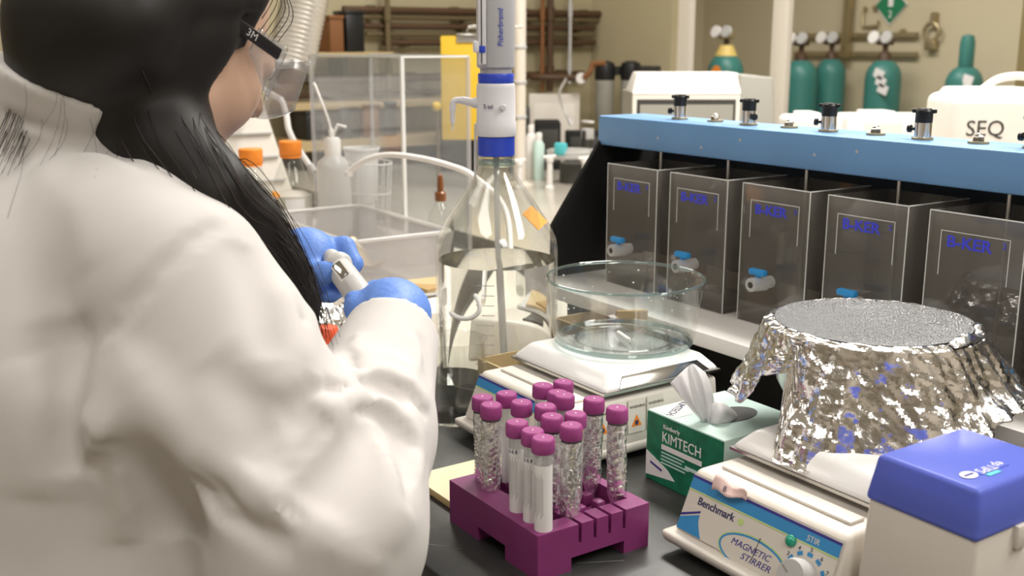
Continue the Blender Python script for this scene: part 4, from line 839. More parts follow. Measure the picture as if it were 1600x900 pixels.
# foil tray with stoppered bottle next to the sleeve
t = thing('foil_tray', (-1.56, .70, PZ), 'crumpled aluminium foil tray between the coat and the sleeve', 'tray')
def tray(a, b):
    x, y = (a-.5)*.26, (b-.5)*.19; e = max(abs(a-.5), abs(b-.5))*2
    return (x, y, .002+max(0, .045*max(0, e-.72)/.28+.012*(crum(x, y, 0, 60, 61)+.6)+.006*crum(x, y, 0, 170, 62)*.5))
obj('foil_sheet', G().grid(tray, 70, 52), 'foil', t, 14, solid=.0004); obj('foil_lump', G().grid(lambda a, b: tuple((.045+.010*crum(math.cos(a*6.28), math.sin(a*6.28), b*2, 3.5, 71))*np.array([math.sin(b*3.14)*math.cos(a*6.28)*1.5, math.sin(b*3.14)*math.sin(a*6.28)*1.2, .6*math.cos(b*3.14)])+np.array([.03, .0, .035])), 40, 20, wrap=True), 'foil', t, 14)
t = thing('vial', (-1.462, .645, PZ+.030), 'glass vial with a red-orange cap lying in the foil tray', 'vial'); obj('vial_glass', G().lathe([(0, 0), (.013, 0), (.014, .003), (.014, .022), (.011, .027)], 24), 'thinglass', t); obj('cap', G().lathe([(.0165, .026), (.017, .028), (.017, .048), (.015, .051), (0, .051)], 24), 'redcap', t)
# orange-capped bottles
for (u, v, D, lb) in ((391, 232, 2.45, 'orange-capped glass bottle nearest the person'), (453, 220, 2.58, 'orange-capped glass bottle beside the clear shield')):
    x, y = on(u, v, D); zt = pd(u, v, D)[2]; h = zt-PZ
    t = thing('reagent_bottle', (x, y, PZ), lb, 'bottle', 'orange-capped reagent bottles')
    obj('bottle_glass', G().lathe([(0, 0), (.044, 0), (.048, .005), (.048, h-.115), (.044, h-.098), (.026, h-.052), (.0225, h-.045), (.0225, h-.012)], 36), 'thinglass', t); obj('powder', G().lathe([(0, .003), (.046, .004), (.046, h-.13), (.03, h-.122), (0, h-.12)], 32), 'cream', t)
    obj('cap', G().lathe([(.0262, h-.034), (.027, h-.033), (.027, h-.002), (.025, h), (0, h)], 36), 'orange', t); obj('pour_ring', G().lathe([(.025, h-.040), (.0255, h-.036), (.025, h-.035)], 36), 'orange', t)
    obj('reflection_patch', G().grid(lambda a, b: (.0485*math.cos(-.75+a*1.0), .0485*math.sin(-.75+a*1.0), .05+b*(h-.185)), 10, 2), 'label', t)  # bright reflection on the glass, put in as a white patch
x, y = on(430, 286, 2.40); t = thing('orange_tag', (x, y, 1.09), 'small orange tape flag between the orange-capped bottles', 'tag'); obj('flag', G().box(-.009, .009, -.001, .001, -.006, .006, .0005, RZ(60) @ RY(35)), 'tape', t); obj('stem', G().tube([(0, 0, 0), (.0, .0, PZ-1.09)], .0012), 'white', t)
# wash bottle
x, y = on(520, 240, 2.58); t = thing('wash_bottle', (x, y, PZ), 'white squeeze wash bottle with bent spout by the clear shield', 'wash bottle'); h = pd(520, 214, 2.58)[2]-PZ
obj('body', G().lathe([(0, 0), (.037, 0), (.04, .004), (.04, h-.075), (.036, h-.058), (.022, h-.046), (.019, h-.042)], 32), 'milk', t); obj('cap', G().lathe([(.0195, h-.043), (.0195, h-.006), (.016, h), (0, h)], 28), 'white', t)
obj('spout', G().tube(smoothpath([(0, 0, h-.004), (-.004, -.006, h+.04), (-.018, -.028, h+.115), (-.021, -.033, h+.128)], 6), [.0065]*4+[.0032]*15, 10), 'white', t); obj('side_spout', G().tube([(0, 0, h), (.008, .012, h+.030), (.020, .028, h+.024)], .004), 'white', t)
# clear shield
t = thing('acrylic_shield', (-2.375, 1.225, PZ), 'tall clear acrylic box shield on the far bench', 'shield'); a_, b_, h = .246, .085, 1.392-PZ
for nm, q in (('pane', (-a_, a_, -b_, -b_+.006, 0, h)), ('pane', (-a_, a_, b_-.006, b_, 0, h)), ('pane', (a_-.006, a_, -b_+.006, b_-.006, 0, h)), ('pane', (-a_, -a_+.006, -b_+.006, b_-.006, 0, h))): obj(nm, G().box(*q), 'acrylic', t)
for (x, y) in ((-a_, -b_), (a_, -b_), (a_, b_), (-a_, b_)): obj('corner_edge', G().box(x-.004, x+.004, y-.004, y+.004, 0, h), 'edgeacr' if (x > 0 and y < 0) else 'bin', t)
for y in (-b_, b_): obj('top_edge', G().box(-a_, a_, y-.003, y+.003, h-.003, h+.002), 'edgeacr', t)
obj('top_edge', G().box(a_-.003, a_+.003, -b_, b_, h-.003, h+.002), 'edgeacr', t)
# bucket in a wire basket (inside the shield)
bx_, by_ = -2.50, 1.222
t = thing('wire_basket', (bx_, by_, PZ), 'white wire basket inside the clear shield', 'basket'); g = G(); h = .205
def oval(z, s=1.): return [(s*.105*math.cos(a), s*.060*math.sin(a), z) for a in np.linspace(0, 2*math.pi, 32, endpoint=False)]
for z, s in ((h, 1), (.13, .94), (.06, .88), (.003, .82)): obj('ring_wire', G().tube(oval(z, s), .0022 if z == h else .0015, 6, closed=True), 'white', t)
for k in range(20):
    a = 2*math.pi*k/20; obj('upright_wire', G().tube([(.082*.105/.1*math.cos(a), .82*.060*math.sin(a), .003), (.105*math.cos(a), .060*math.sin(a), h)], .0012, 5), 'white', t)
t = thing('white_bucket', (bx_-.01, by_, PZ+.0), 'white plastic bucket standing in the wire basket', 'bucket'); obj('wall', G().lathe([(0, .10), (.034, .10), (.036, .103), (.044, .232), (.047, .234), (.047, .240), (.042, .240), (.034, .108), (0, .107)], 32), 'white', t); obj('pedestal', G().lathe([(.03, 0), (.03, .1)], 24), 'white', t)
# hose arching behind the bottle
t = thing('white_hose', on(560, 257, 2.3)+(PZ,), 'white hose arching from the shield to behind the large bottle', 'hose'); B0 = np.array(t.location)
hp = [pd(545, 268, 2.32), pd(572, 250, 2.30), pd(605, 242, 2.28), pd(650, 246, 2.25), pd(700, 258, 2.22), pd(742, 277, 2.2), pd(790, 330, 2.2), pd(800, 440, 2.1)]
obj('tubing', G().tube([tuple(p-B0) for p in smoothpath(hp, 8)], .0062, 10), 'white', t); obj('end_fitting', G().tube([tuple(hp[0]-B0+np.array([0, 0, -.01])), tuple(hp[0]-B0)], .009), 'white', t)
# dropper bottle
x, y = -2.055, 1.19; t = thing('dropper_bottle', (x, y, PZ), 'small clear bottle with an amber dropper beside the shield', 'bottle'); h = .16
obj('bottle_glass', G().lathe([(0, 0), (.026, 0), (.028, .004), (.028, h-.03), (.014, h-.008), (.011, h)], 24), 'thinglass', t); obj('collar', G().lathe([(.012, h-.002), (.013, h+.016), (.009, h+.020)], 20), 'amber', t); obj('bulb', G().lathe([(.006, h+.018), (.0075, h+.03), (.005, h+.055), (0, h+.058)], 20), 'amber', t); obj('blue_label', G().grid(lambda a, b: (.0284*math.cos(-1.1+a), .0284*math.sin(-1.1+a), .085+b*.022), 6, 2), 'beam', t)
# white cabinet and duct behind the head
x, y = on(405, 240, 3.05); t = thing('white_enclosure', (-2.98, .93, PZ), 'cream ribbed enclosure behind the orange-capped bottles', 'enclosure')
obj('body', G().hexa([(-.13, -.35, 0), (.13, -.35, 0), (.13, .27, 0), (-.13, .27, 0)], [(-.13, -.35, .40), (.08, -.35, .40), (.08, .17, .40), (-.13, .17, .40)], .01), 'warmwhite', t)
for k in range(5): obj('rib', G().box(.112-.008*k, .134-.008*k, -.34, .24-.014*k, .06+k*.065, .064+k*.065), 'lgrey', t)
t = thing('enclosure_hose', tuple(pd(452, 225, 2.72)), 'white hose curving down beside the cream enclosure', 'hose'); B0 = np.array(t.location)
obj('tubing', G().tube([tuple(p-B0) for p in smoothpath([np.array([-2.885, 1.09, 1.31]), pd(432, 152, 2.8), pd(440, 158, 2.74), pd(447, 178, 2.73), pd(452, 205, 2.72), pd(468, 235, 2.72), pd(486, 262, 2.72)], 6)], .008, 10), 'white', t); obj('end_cuff', G().tube([tuple(pd(484, 258, 2.72)-B0), tuple(pd(490, 268, 2.72)-B0)], .0105), 'lgrey', t)
q0, q1 = pd(505, -140, 3.1), pd(452, 112, 3.05); t = thing('flexible_duct', tuple(q1), 'ribbed silver flexible duct slanting down behind the head', 'duct'); pts, rr = [], []
for k in range(140): pts.append(tuple((q1-q1)+(q0-q1)*k/139)); rr.append(.066+.0028*math.sin(k*1.57))
obj('duct_hose', G().tube(pts, rr, 24), 'duct', t, 60); obj('end_band', G().tube([tuple((q0-q1)*-.01), tuple((q0-q1)*.03)], .0705, 24), 'steel', t)
# ------------------------------------------------------------------ pipes and shelves on the left wall
def wallx(u, v, X=-4.26): d = ray(u, v); p = CAM+d*X/d[0]; return p
for i, (v, ua, ub, r, mm, lb) in enumerate(((19, 532, 936, .016, 'pipe', 'topmost dark pipe run along the beige wall'), (29, 560, 938, .012, 'pipe2', 'olive pipe second from the top on the wall'), (43, 565, 925, .013, 'pipe', 'dark pipe third from the top on the wall'), (54, 570, 925, .010, 'pipe2', 'thin olive pipe fourth from the top on the wall'), (67, 595, 925, .014, 'pipe', 'dark pipe fifth from the top on the wall'), (120, 430, 905, .018, 'pipe', 'thick dark pipe run behind the clear shield'), (147, 430, 690, .012, 'pipe', 'dark pipe above the yellow shelf'))):
    a, b = wallx(ua, v), wallx(ub, v); zz = (a[2]+b[2])/2; a[2] = b[2] = zz; off = -4.27+r*2.2
    t = thing('wall_pipe', (off, (a[1]+b[1])/2, zz), lb, 'pipe', 'pipes along the wall'); L_ = (b[1]-a[1])/2
    obj('pipe_run', G().tube([(0, -L_, 0), (0, L_, 0)], r, 12), mm, t)
    for k in (-.8, -.2, .35, .85): obj('bracket', G().box(-.05, .004, k*L_-.012, k*L_+.012, -r*1.25, r*1.25), 'edge', t)
for (u, v0, v1, r, mm, lb) in ((849, -60, 142, .016, 'pipe', 'dark upright pipe right of the white pole'), (837, -60, 142, .010, 'rust', 'rusty upright pipe beside the dark upright pipe'), (597, -60, 140, .012, 'pipe2', 'slim upright pipe behind the clear shield'), (880, -60, 130, .008, 'lgrey', 'pale upright conduit near the wall corner')):
    a = wallx(u, 60); z1 = wallx(u, v0)[2]; z0 = wallx(u, v1)[2]; t = thing('upright_pipe', (-4.205, a[1], z0), lb, 'pipe', 'upright pipes on the wall')
    obj('pipe_run', G().tube([(0, 0, 0), (0, 0, z1-z0)], r, 12), mm, t)
    for k in (.15, .6): obj('coupling', G().tube([(0, 0, (z1-z0)*k-.03), (0, 0, (z1-z0)*k+.03)], r*1.35, 12), mm, t)
a, b = wallx(430, 215), wallx(690, 215); t = thing('wall_shelf', (-4.15, (a[1]+b[1])/2, a[2]-.02), 'yellowish wooden wall shelf behind the clear shield', 'shelf'); L_ = (b[1]-a[1])/2
obj('board', G().box(-.14, .14, -L_, L_, -.02, .02), 'card2', t); obj('upper_board', G().box(-.14, .10, -L_, L_, .14, .165), 'card2', t)
for k in (-.9, 0, .9): obj('bracket', G().box(-.14, .08, k*L_-.012, k*L_+.012, -.12, -.02), 'dark', t)
for k, (u, mm, wd, lb) in enumerate(((480, 'black', .035, 'black box on the wall shelf near the enclosure'), (535, 'dark', .04, 'dark grey box in the middle of the wall shelf'), (568, 'rust', .035, 'brown box on the wall shelf'), (598, 'black', .025, 'narrow black box at the right shelf end'))):
    c = wallx(u, 208, -4.12); t = thing('shelf_box', (-4.12, c[1], a[2]+.0005), lb, 'box', 'boxes on the wall shelf'); obj('carton', G().box(-.08, .08, -wd, wd, 0, .10+.01*k, .004), mm, t); obj('lid', G().box(-.084, .084, -wd-.004, wd+.004, .10+.01*k, .115+.01*k, .003), mm, t)
c = wallx(535, 62, -4.15); t = thing('wall_shelf', (-4.18, c[1], c[2]-.05), 'small upper wall shelf beside the silver duct', 'shelf'); obj('board', G().box(-.1, .1, -.24, .2, -.02, 0), 'card2', t); obj('bracket', G().box(-.1, .05, -.01, .01, -.1, -.02), 'dark', t)
for (u, mm, wd, hh, lb) in ((517, 'rust', .03, .13, 'rust-orange carton on the small upper shelf'), (546, 'black', .04, .15, 'black box on the small upper shelf')):
    c2 = wallx(u, 62, -4.15); t = thing('shelf_box', (-4.15, c2[1], c[2]-.0495), lb, 'box', 'boxes on the upper shelf'); obj('carton', G().box(-.06, .06, -wd, wd, 0, hh, .004), mm, t); obj('lid', G().box(-.063, .063, -wd-.003, wd+.003, hh, hh+.015, .003), mm, t)
# pole with the yellow clipboard
x, y = on(812, 100, 3.75); t = thing('white_pole', (x, y, BZ), 'white upright pole right of the yellow clipboard', 'pole'); obj('tube', G().tube([(0, 0, 0), (0, 0, 2.895-BZ)], .022, 20), 'post', t); obj('floor_flange', G().lathe([(.05, .0), (.05, .01), (.025, .02)], 24), 'post', t)
for k, zz in enumerate((.24, .36, .48)): obj('clamp_ring', G().lathe([(.0225, zz), (.025, zz+.003), (.025, zz+.012), (.0225, zz+.015)], 24, cap=False), 'lgrey', t)
c = pd(742, 138, 3.62); X = frame((0, 0, 0), tuple(RT), (0, 0, 1)); t = thing('clipboard', tuple(c), 'yellow clipboard hanging behind the bottle dispenser', 'clipboard')
obj('board', G().box(-.113, .113, -.172, .172, -.0015, .0015, .0012, X), 'yellow', t); cl = obj('clip', G().box(-.06, .06, .150, .180, .0015, .008, .002, X), 'chrome', t); obj('clip_loop', G().tube([tuple(X @ Vector((.025*math.cos(a), .186+.018*math.sin(a), .006))) for a in np.linspace(-.3, math.pi+.3, 12)], .003), 'chrome', cl)
obj('hanger_rod', G().tube([tuple(X @ Vector((-.02, .200, .0))), tuple(X @ Vector((.16, .200, 0)))], .005), 'chrome', t)
c = pd(682, 166, 3.6); t = thing('yellow_knob', tuple(c), 'small yellow valve knob left of the clipboard', 'knob'); obj('ball', G().lathe([(0, -.016), (.012, -.012), (.017, 0), (.012, .012), (0, .016)], 20), 'yellow', t, 180); obj('stem', G().tube([(0, 0, 0), (-.02, .015, -.06), (-.03, .02, BZ-c[2])], .006), 'pipe2', t)
# ------------------------------------------------------------------ the pale counter: dark equipment, taps and small ware
def bench_box(name, u0, u1, v0, v1, D, dep, mm, label, cat, extra=None):
    a, b = pd(u0, v1, D), pd(u1, v1, D); zt = pd((u0+u1)/2, v0, D)[2]; wd = np.linalg.norm((b-a)[:2])/2; c = (a+b)/2
    t = thing(name, (c[0], c[1], BZ), label, cat); t.rotation_euler.z = math.atan2(RT[1], RT[0])
    h = zt-BZ; obj('case', G().box(-wd, wd, 0, dep, 0, h, .006), mm, t); obj('front_plate', G().box(-wd*.8, wd*.8, -.004, 0, h*.15, h*.85, .001), {'matteblack': 'dark', 'cream': 'warmwhite'}.get(mm, 'matteblack'), t)
    return t, wd, h
bench_box('black_instrument', 688, 742, 172, 250, 4.30, .2, 'matteblack', 'black instrument below the yellow clipboard', 'instrument')
t, wd, h = bench_box('grey_instrument', 795, 828, 168, 250, 4.25, .2, 'dark', 'dark grey instrument right of the dispenser', 'instrument')
bench_box('black_case', 836, 876, 190, 250, 4.35, .18, 'matteblack', 'black case behind the small white bottles', 'case')
bench_box('black_tray', 884, 948, 205, 250, 4.5, .1, 'matteblack', 'low black tray near the end of the blue beam', 'tray')
for (u, v, D, hh, lb) in ((830, 195, 4.05, .09, 'small white bottle on the pale counter, taller one'), (842, 207, 4.0, .06, 'small pale green bottle on the pale counter')):
    p = pd(u, v, D); x, y = p[0], p[1]; h = p[2]-BZ; t = thing('small_bottle', (x, y, BZ), lb, 'bottle', 'small bottles on the pale counter'); obj('body', G().lathe([(0, 0), (.020, 0), (.021, .003), (.021, h-.045), (.012, h-.03), (.010, h-.028)], 24), 'white' if hh > .07 else 'mint', t); obj('cap', G().lathe([(.012, h-.03), (.012, h-.004), (.009, h), (0, h)], 20), 'white', t)
t = thing('tubing_coil', on(900, 235, 3.95)+(BZ,), 'coil of pale tubing with a teal clip near the beam end', 'tubing'); zc = pd(900, 235, 3.95)[2]-BZ
obj('loop', G().tube([(.10*math.cos(a), .10*math.sin(a), zc-.03+.03*a/12) for a in np.linspace(0, 12.4, 60)], .009, 8), 'milk', t); obj('teal_clip', G().box(-.025, .02, -.11, -.085, zc-.01, zc+.035, .006, RZ(20)), 'tealblue', t); obj('pedestal', G().lathe([(.06, 0), (.06, zc-.045)], 24), 'dark', t)
t = thing('valve_stand', on(918, 210, 4.3)+(BZ,), 'white valve on a short dark stand behind the tubing coil', 'valve'); zc = pd(918, 188, 4.3)[2]-BZ; obj('post', G().tube([(0, 0, 0), (0, 0, zc-.04)], .022, 16), 'dark', t); obj('valve_body', G().box(-.022, .022, -.018, .018, zc-.075, zc-.03, .005), 'lgrey', t); obj('handle', G().box(-.03, .03, -.012, .012, zc-.01, zc, .004), 'white', t)
for (u, v, lb) in ((812, 250, 'white lab gas tap nearest the dispenser'), (859, 244, 'white lab gas tap in the middle of three'), (914, 246, 'white lab gas tap nearest the jar tester')):
    p = pd(u, v, 3.75); zt = p[2]-BZ; t = thing('gas_tap', (p[0], p[1], BZ), lb, 'tap', 'white taps on the pale counter'); RV = Vector(RT)
    obj('post', G().lathe([(.016, 0), (.016, .01), (.011, .015), (.010, zt-.02), (.014, zt-.018), (.014, zt-.004), (0, zt-.002)], 20), 'white', t); obj('lever', G().tube([tuple(-RV*.022+Vector((0, 0, zt-.004))), tuple(RV*.022+Vector((0, 0, zt)))], .0065, 10), 'white', t); obj('nozzle', G().tube([(0, 0, zt-.03), tuple(RV*.015+Vector((0, -.01, zt-.045)))], .005, 8), 'white', t)
# water filters on the wall stub
for (u, lb) in ((945, 'grey water filter housing with black head, left of two'), (985, 'grey water filter housing with black head, right of two')):
    p = pd(u, 125, 4.85); z0 = pd(u, 188, 4.85)[2]; t = thing('water_filter', (p[0], p[1], z0), lb, 'filter', 'water filter housings'); h = p[2]-z0
    obj('bowl', G().lathe([(0, 0), (.034, 0), (.041, .01), (.043, h)], 24), 'grey', t); obj('head', G().lathe([(.044, h), (.0465, h+.01), (.0465, h+.05), (.042, h+.075), (.02, h+.085), (0, h+.085)], 24), 'black', t); obj('mount', G().box(-.02, .02, .03, 3.36-p[1]-.001, h+.02, h+.06), 'dark', t)
p = pd(908, 122, 4.7); t = thing('pressure_gauge', tuple(p), 'round white pressure gauge on a dark pipe by the filters', 'gauge'); X = frame((0, 0, 0), tuple(RT), (0, 0, 1)); obj('dial', G().lathe([(0, 0), (.024, 0), (.024, .012), (.022, .014), (0, .014)], 28, X=X), 'white', t); obj('bezel', G().lathe([(.0245, .0), (.027, .004), (.027, .013), (.0245, .016)], 28, X=X, cap=False), 'chrome', t)
obj('feed_pipe', G().tube(smoothpath([tuple(np.array([-4.19, wallx(849, 60)[1], p[2]])-p), (-.2, -.12, 0), (-.08, -.05, .0), (-.02, -.01, 0)], 4), .014), 'pipe', t); obj('riser_pipe', G().tube(smoothpath([(.02, .0, .0), (.04, .02, .03), (.045, .03, .06), (.09, .06, .065)], 5), .012), 'rust', t)
bench_box('beige_tank', 826, 905, 146, 235, 4.85, .1, 'cream', 'beige tank behind the dark upright pipe', 'tank')
p = pd(880, 195, 4.0); t = thing('pale_hose', tuple(p), 'thin pale hose hanging from the gauge pipe', 'hose'); obj('tubing', G().tube([tuple(q-p) for q in smoothpath([pd(884, 124, 4.62), pd(874, 145, 4.4), pd(880, 170, 4.03), pd(890, 190, 4.0)], 6)], .006), 'milk', t); obj('nozzle', G().tube([tuple(pd(889, 187, 4.0)-p), tuple(pd(893, 196, 4.0)-p)], .008), 'lgrey', t)
# instrument behind the jar tester
p0, p1 = pd(988, 190, 3.05), pd(1155, 190, 3.05)
t = thing('benchtop_instrument', (float(p0[0]), float(p0[1]), BZ), 'pale grey boxy benchtop instrument behind the blue beam', 'instrument'); t.rotation_euler.z = math.atan2(RT[1], RT[0])
wd = float(np.linalg.norm((p1-p0)[:2])); zt = pd(1000, 114, 3.05)[2]-BZ; zs = pd(1000, 146, 3.05)[2]-BZ
obj('front_frame', G().prism([(0, .0), (wd, 0), (wd, zs), (.0, zs)], -.02, .0, frame((0, 0, 0), (1, 0, 0), (0, 0, 1))), 'warmwhite', t)
obj('dark_opening', G().box(.012, wd-.012, -.002, .004, .02, zs-.016), 'dark', t); obj('door_glass', G().box(.02, wd-.02, -.006, -.003, .02, zs-.03), 'grey', t)
obj('sloped_cover', G().hexa([(-.002, -.004, zs), (wd+.002, -.004, zs), (wd+.002, .2, zs), (-.002, .2, zs)], [(.02, .07, zt), (wd+.005, .07, zt), (wd+.005, .2, zt), (.02, .2, zt)], .004), 'white', t)
obj('top_window', G().prism([(.055, .012), (wd-.05, .012), (wd-.06, .062), (.06, .062)], 0, .002, frame((0, -.0045, zs), (1, 0, 0), (0, .074, zt-zs))), 'lgrey', t)
obj('housing', G().hexa([(wd, .0, 0), (wd+.125, .0, 0), (wd+.125, .3, 0), (wd, .3, 0)], [(wd, .02, zt-.004), (wd+.095, .02, zt-.012), (wd+.095, .3, zt-.012), (wd, .3, zt-.004)], .005), 'grey', t); obj('back_case', G().box(0, wd, .02, .3, 0, zs), 'grey', t)
# carboys and white trays
def carboy(u0, u1, vt, D, label, words=None):
    a, b = pd(u0, 200, D), pd(u1, 200, D); c = (a+b)/2; wd = float(np.linalg.norm((b-a)[:2]))/2; zt = float(pd(u0, vt, D)[2])-BZ
    t = thing('carboy', (float(c[0]), float(c[1]), BZ), label, 'carboy', 'white carboys behind the jar tester'); t.rotation_euler.z = math.atan2(RT[1], RT[0])
    obj('tank', G().box(-wd, wd, -.01, .16, 0, zt-.01, .022, None, 4), 'carboy', t)
    obj('shoulder', G().hexa([(-wd*.92, .0, zt-.03), (wd*.92, .0, zt-.03), (wd*.92, .15, zt-.03), (-wd*.92, .15, zt-.03)], [(-wd*.75, .03, zt+.004), (wd*.75, .03, zt+.004), (wd*.75, .13, zt+.004), (-wd*.75, .13, zt+.004)], .008), 'white', t)
    obj('handle', G().tube(smoothpath([(-.02, .07, zt-.005), (.02, .07, zt+.022), (.08, .07, zt+.026), (.11, .07, zt)], 5), .009), 'carboy', t)
    if words: obj('lettering', text(words, .048, frame((-wd*.72, -.0105, zt-.098), (1, 0, 0), (0, 0, 1)), .0006), 'dark', t)
    return t
carboy(1484, 1640, 140, 2.35, 'white carboy lettered SEQ at the right edge', 'SEQ')
def wtray(u0, u1, vt, D, label):
    a, b = pd(u0, 200, D), pd(u1, 200, D); c = (a+b)/2; wd = float(np.linalg.norm((b-a)[:2]))/2; zt = float(pd(u0, vt, D)[2])-BZ
    t = thing('white_jug', (float(c[0]), float(c[1]), BZ), label, 'jug', 'white jugs behind the blue beam'); t.rotation_euler.z = math.atan2(RT[1], RT[0]); obj('tank', G().box(-wd, wd, -.01, .12, 0, zt, .014, None, 3), 'white', t); obj('lid_ridge', G().box(-wd*.5, wd*.2, .01, .1, zt-.002, zt+.008, .004), 'white', t); obj('label_strip', G().box(-wd*.6, wd*.3, -.0112, -.0095, zt-.06, zt-.02), 'carboy', t)
wtray(1234, 1318, 182, 2.42, 'long white jug lying behind the second cap nut'); wtray(1322, 1454, 179, 2.75, 'white jug behind the fourth black chuck')
t = thing('jug_hose', tuple(pd(1470, 175, 2.45)), 'pale hose joining the white jug to the carboy', 'hose'); B0 = np.array(t.location)
obj('tubing', G().tube([tuple(p-B0) for p in smoothpath([pd(1440, 186, 2.74), pd(1455, 172, 2.6), pd(1478, 165, 2.44), pd(1490, 165, 2.43)], 6)], .006), 'white', t); obj('fitting', G().tube([tuple(pd(1438, 187, 2.74)-B0), tuple(pd(1444, 182, 2.70)-B0)], .009), 'white', t)
# ------------------------------------------------------------------ gas cylinders against the far wall
def cyl(u0, u1, vsh, Y, label, kind='reg', top='teal'):
    uc = (u0+u1)/2; d = ray(uc, 100); D = Y/d[1]; r = (u1-u0)/2/FPX*D; p = pd(uc, vsh, D); h = float(p[2])
    t = thing('gas_cylinder', (float(p[0]), Y, 0), label, 'gas cylinder', 'teal gas cylinders')
    obj('tank', G().lathe([(0, 0), (r, 0), (r, h-r*1.05), (r*.97, h-r*.75), (r*.85, h-r*.42), (r*.6, h-r*.12), (r*.36, h)], 32), 'teal', t)
    if top == 'yellow':
        obj('collar_paint', G().lathe([(r*.62, h-r*.13), (r*.63, h-r*.10), (r*.5, h+.02), (r*.36, h+.06)], 28), 'cylyellow', t); obj('sticker', G().lathe([(0, 0), (.05, 0), (.05, .003)], 8, X=T(.03, -r*.985, h-r*1.0) @ RX(80)), 'orange', t)
    if kind == 'cap':
        obj('valve_cap', G().lathe([(r*.36, h-.01), (r*.40, h+.005), (r*.40, h+.15), (r*.3, h+.19), (0, h+.20)], 24), 'teal', t); obj('neck', G().lathe([(r*.42, h-.03), (r*.42, h)], 20), 'dark', t)
        for k in range(2): obj('paper_tag', G().box(-.035, .035, -.005, .0, -.035, .035, 0, T(.085+k*.05, -r*.8, h-.085-.09*k) @ RY(15)), 'label', t)
    else:
        obj('neck', G().lathe([(r*.40, h-.015), (r*.34, h+.04), (r*.16, h+.06), (.02, h+.12)], 20), 'pipe', t)
        g = obj('regulator', G().box(-.06, .05, -.03, .03, h+.10, h+.15, .01), 'pipe' if top != 'yellow' else 'brass', t); obj('handwheel', G().lathe([(.035, 0), (.035, .02), (0, .02)], 16, (0, 0, h+.165)), 'black' if top != 'yellow' else 'chrome', t)
        for s, mm in ((-.7, 'white'), (.5, 'lgrey')): obj('gauge_dial', G().lathe([(.042, 0), (.042, .02), (0, .021)], 20, X=T(s*.085-.01, -.03, h+.15) @ RX(75)), mm, g)
    if kind == 'tags':
        for k in range(3): obj('paper_tag', G().box(-.04, .04, -.005, 0, -.03, .03, 0, T(.05+k*.02, -r*.93, h-.09-.05*k) @ RY(20)), 'label', t)
    return t
cyl(1108, 1164, 84, 5.6, 'teal cylinder with yellow collar between the two white posts', top='yellow')
cyl(1225, 1279, 94, 6.12, 'teal cylinder left of the pair beside the white post'); cyl(1276, 1323, 92, 6.40, 'teal cylinder right of the pair beside the white post')
cyl(1355, 1410, 94, 6.30, 'teal cylinder with paper tags under the green diamond sign', 'tags'); cyl(1480, 1537, 104, 6.25, 'teal cylinder with domed green cap near the carboy', 'cap')
WY = 6.595
def wally(u, v): d = ray(u, v); return CAM+d*WY/d[1]
for (v, ua, ub, lb) in ((55, 1240, 1438, 'upper horizontal rail above the cylinders'), (84, 1245, 1438, 'lower horizontal rail behind the regulators')):
    a, b = wally(ua, v), wally(ub, v); t = thing('wall_rail', ((a[0]+b[0])/2, WY-.03, (a[2]+b[2])/2), lb, 'rail', 'brass rails on the far wall'); L_ = (b[0]-a[0])/2; obj('bar', G().box(-L_, L_, -.01, .01, -.016, .016), 'brass', t)
    for k in (-.9, .9): obj('standoff', G().box(k*L_-.015, k*L_+.015, .01, .0295, -.012, .012), 'brass', t)
a = wally(1333, 40); z0, z1 = wally(1333, 90)[2], wally(1333, -40)[2]; t = thing('wall_channel', (a[0], WY-.005, z0), 'brass upright channel crossing the wall rails', 'channel'); obj('channel', G().box(-.032, .032, -.08, -.041, 0, z1-z0), 'brass', t); obj('slot', G().box(-.012, .012, -.082, -.08, .05, z1-z0-.02), 'olive', t)
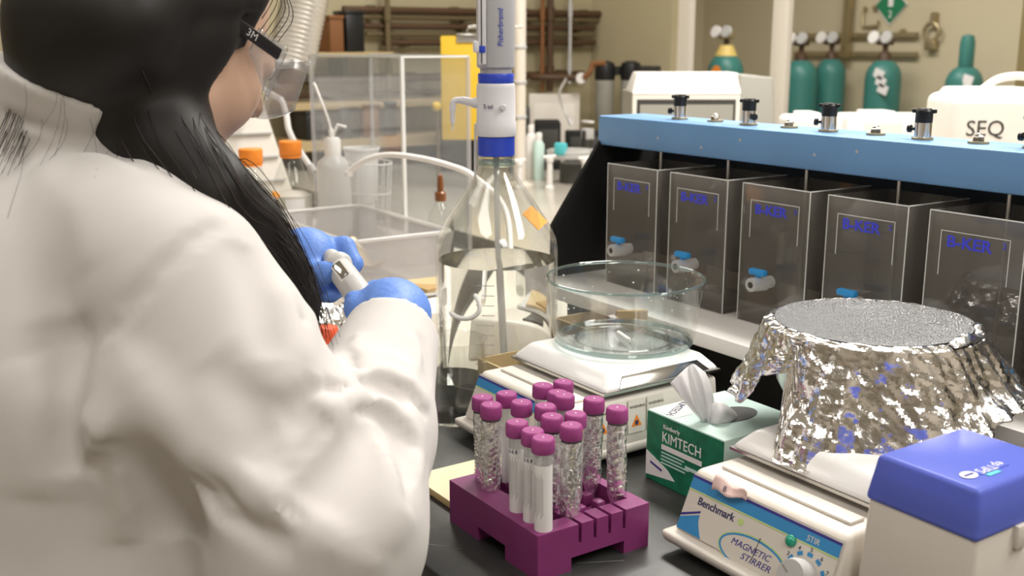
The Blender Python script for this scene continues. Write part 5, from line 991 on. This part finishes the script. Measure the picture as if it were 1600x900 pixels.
a = wally(1393, 8); X = frame((0, 0, 0), (1, 0, 0), (0, 0, 1)) @ RZ(0); t = thing('diamond_sign', (a[0], WY-.004, a[2]), 'green diamond hazard sign on the far wall', 'sign'); obj('plate', G().prism([(0, -.125), (.125, 0), (0, .125), (-.125, 0)], 0, .004, X), 'signgreen', t); obj('lettering', text('2', .07, X @ T(-.018, -.085, .0042), .0006), 'label', t); obj('white_border', G().tube([tuple(X @ Vector(p)) for p in ((0, -.135, .002), (.135, 0, .002), (0, .135, .002), (-.135, 0, .002))], .004, 6, closed=True), 'label', t); obj('symbol', G().prism([(-.02, -.01), (.02, -.01), (.02, .05), (-.02, .05)], .004, .006, X), 'label', t)
a = wally(1461, 50); t = thing('ring_bracket', (a[0], WY-.02, a[2]), 'round brass ring bracket on the far wall', 'bracket'); obj('ring', G().tube([(.058*math.cos(q), -.02, .058*math.sin(q)) for q in np.linspace(0, 2*math.pi, 28, endpoint=False)], .013, 8, closed=True), 'brass', t); obj('upper_stem', G().box(-.012, .02, -.03, .0195, .05, .13), 'brass', t); obj('lower_block', G().box(-.04, .04, -.035, .0195, -.12, -.055, .006), 'brass', t)
for (u, v, r, lb) in ((1412, 50, .016, 'small brass valve right of the channel'), (1370, 12, .016, 'small brass valve left of the diamond sign')):
    a = wally(u, v); t = thing('brass_valve', (a[0], WY-.001, a[2]), lb, 'valve', 'brass valves on the far wall'); obj('knob', G().lathe([(r*.5, 0), (r, .01), (r, .03), (r*.7, .04), (0, .04)], 16, X=RX(90)), 'brass', t); obj('plate', G().lathe([(r*1.5, 0), (r*1.5, .006)], 16, X=RX(90)), 'brass', t)
a = wally(1362, 32); t = thing('bent_pipe', (a[0], WY-.02, a[2]), 'small bent copper pipe below the diamond sign', 'pipe'); obj('pipe_run', G().tube([(-.06, 0, .08), (-.06, 0, -.04), (.07, 0, -.04), (.075, 0, .0)], .009), 'brass', t); obj('flange', G().lathe([(.02, 0), (.02, .008)], 12, X=T(-.06, .0185, .08) @ RX(90)), 'brass', t)
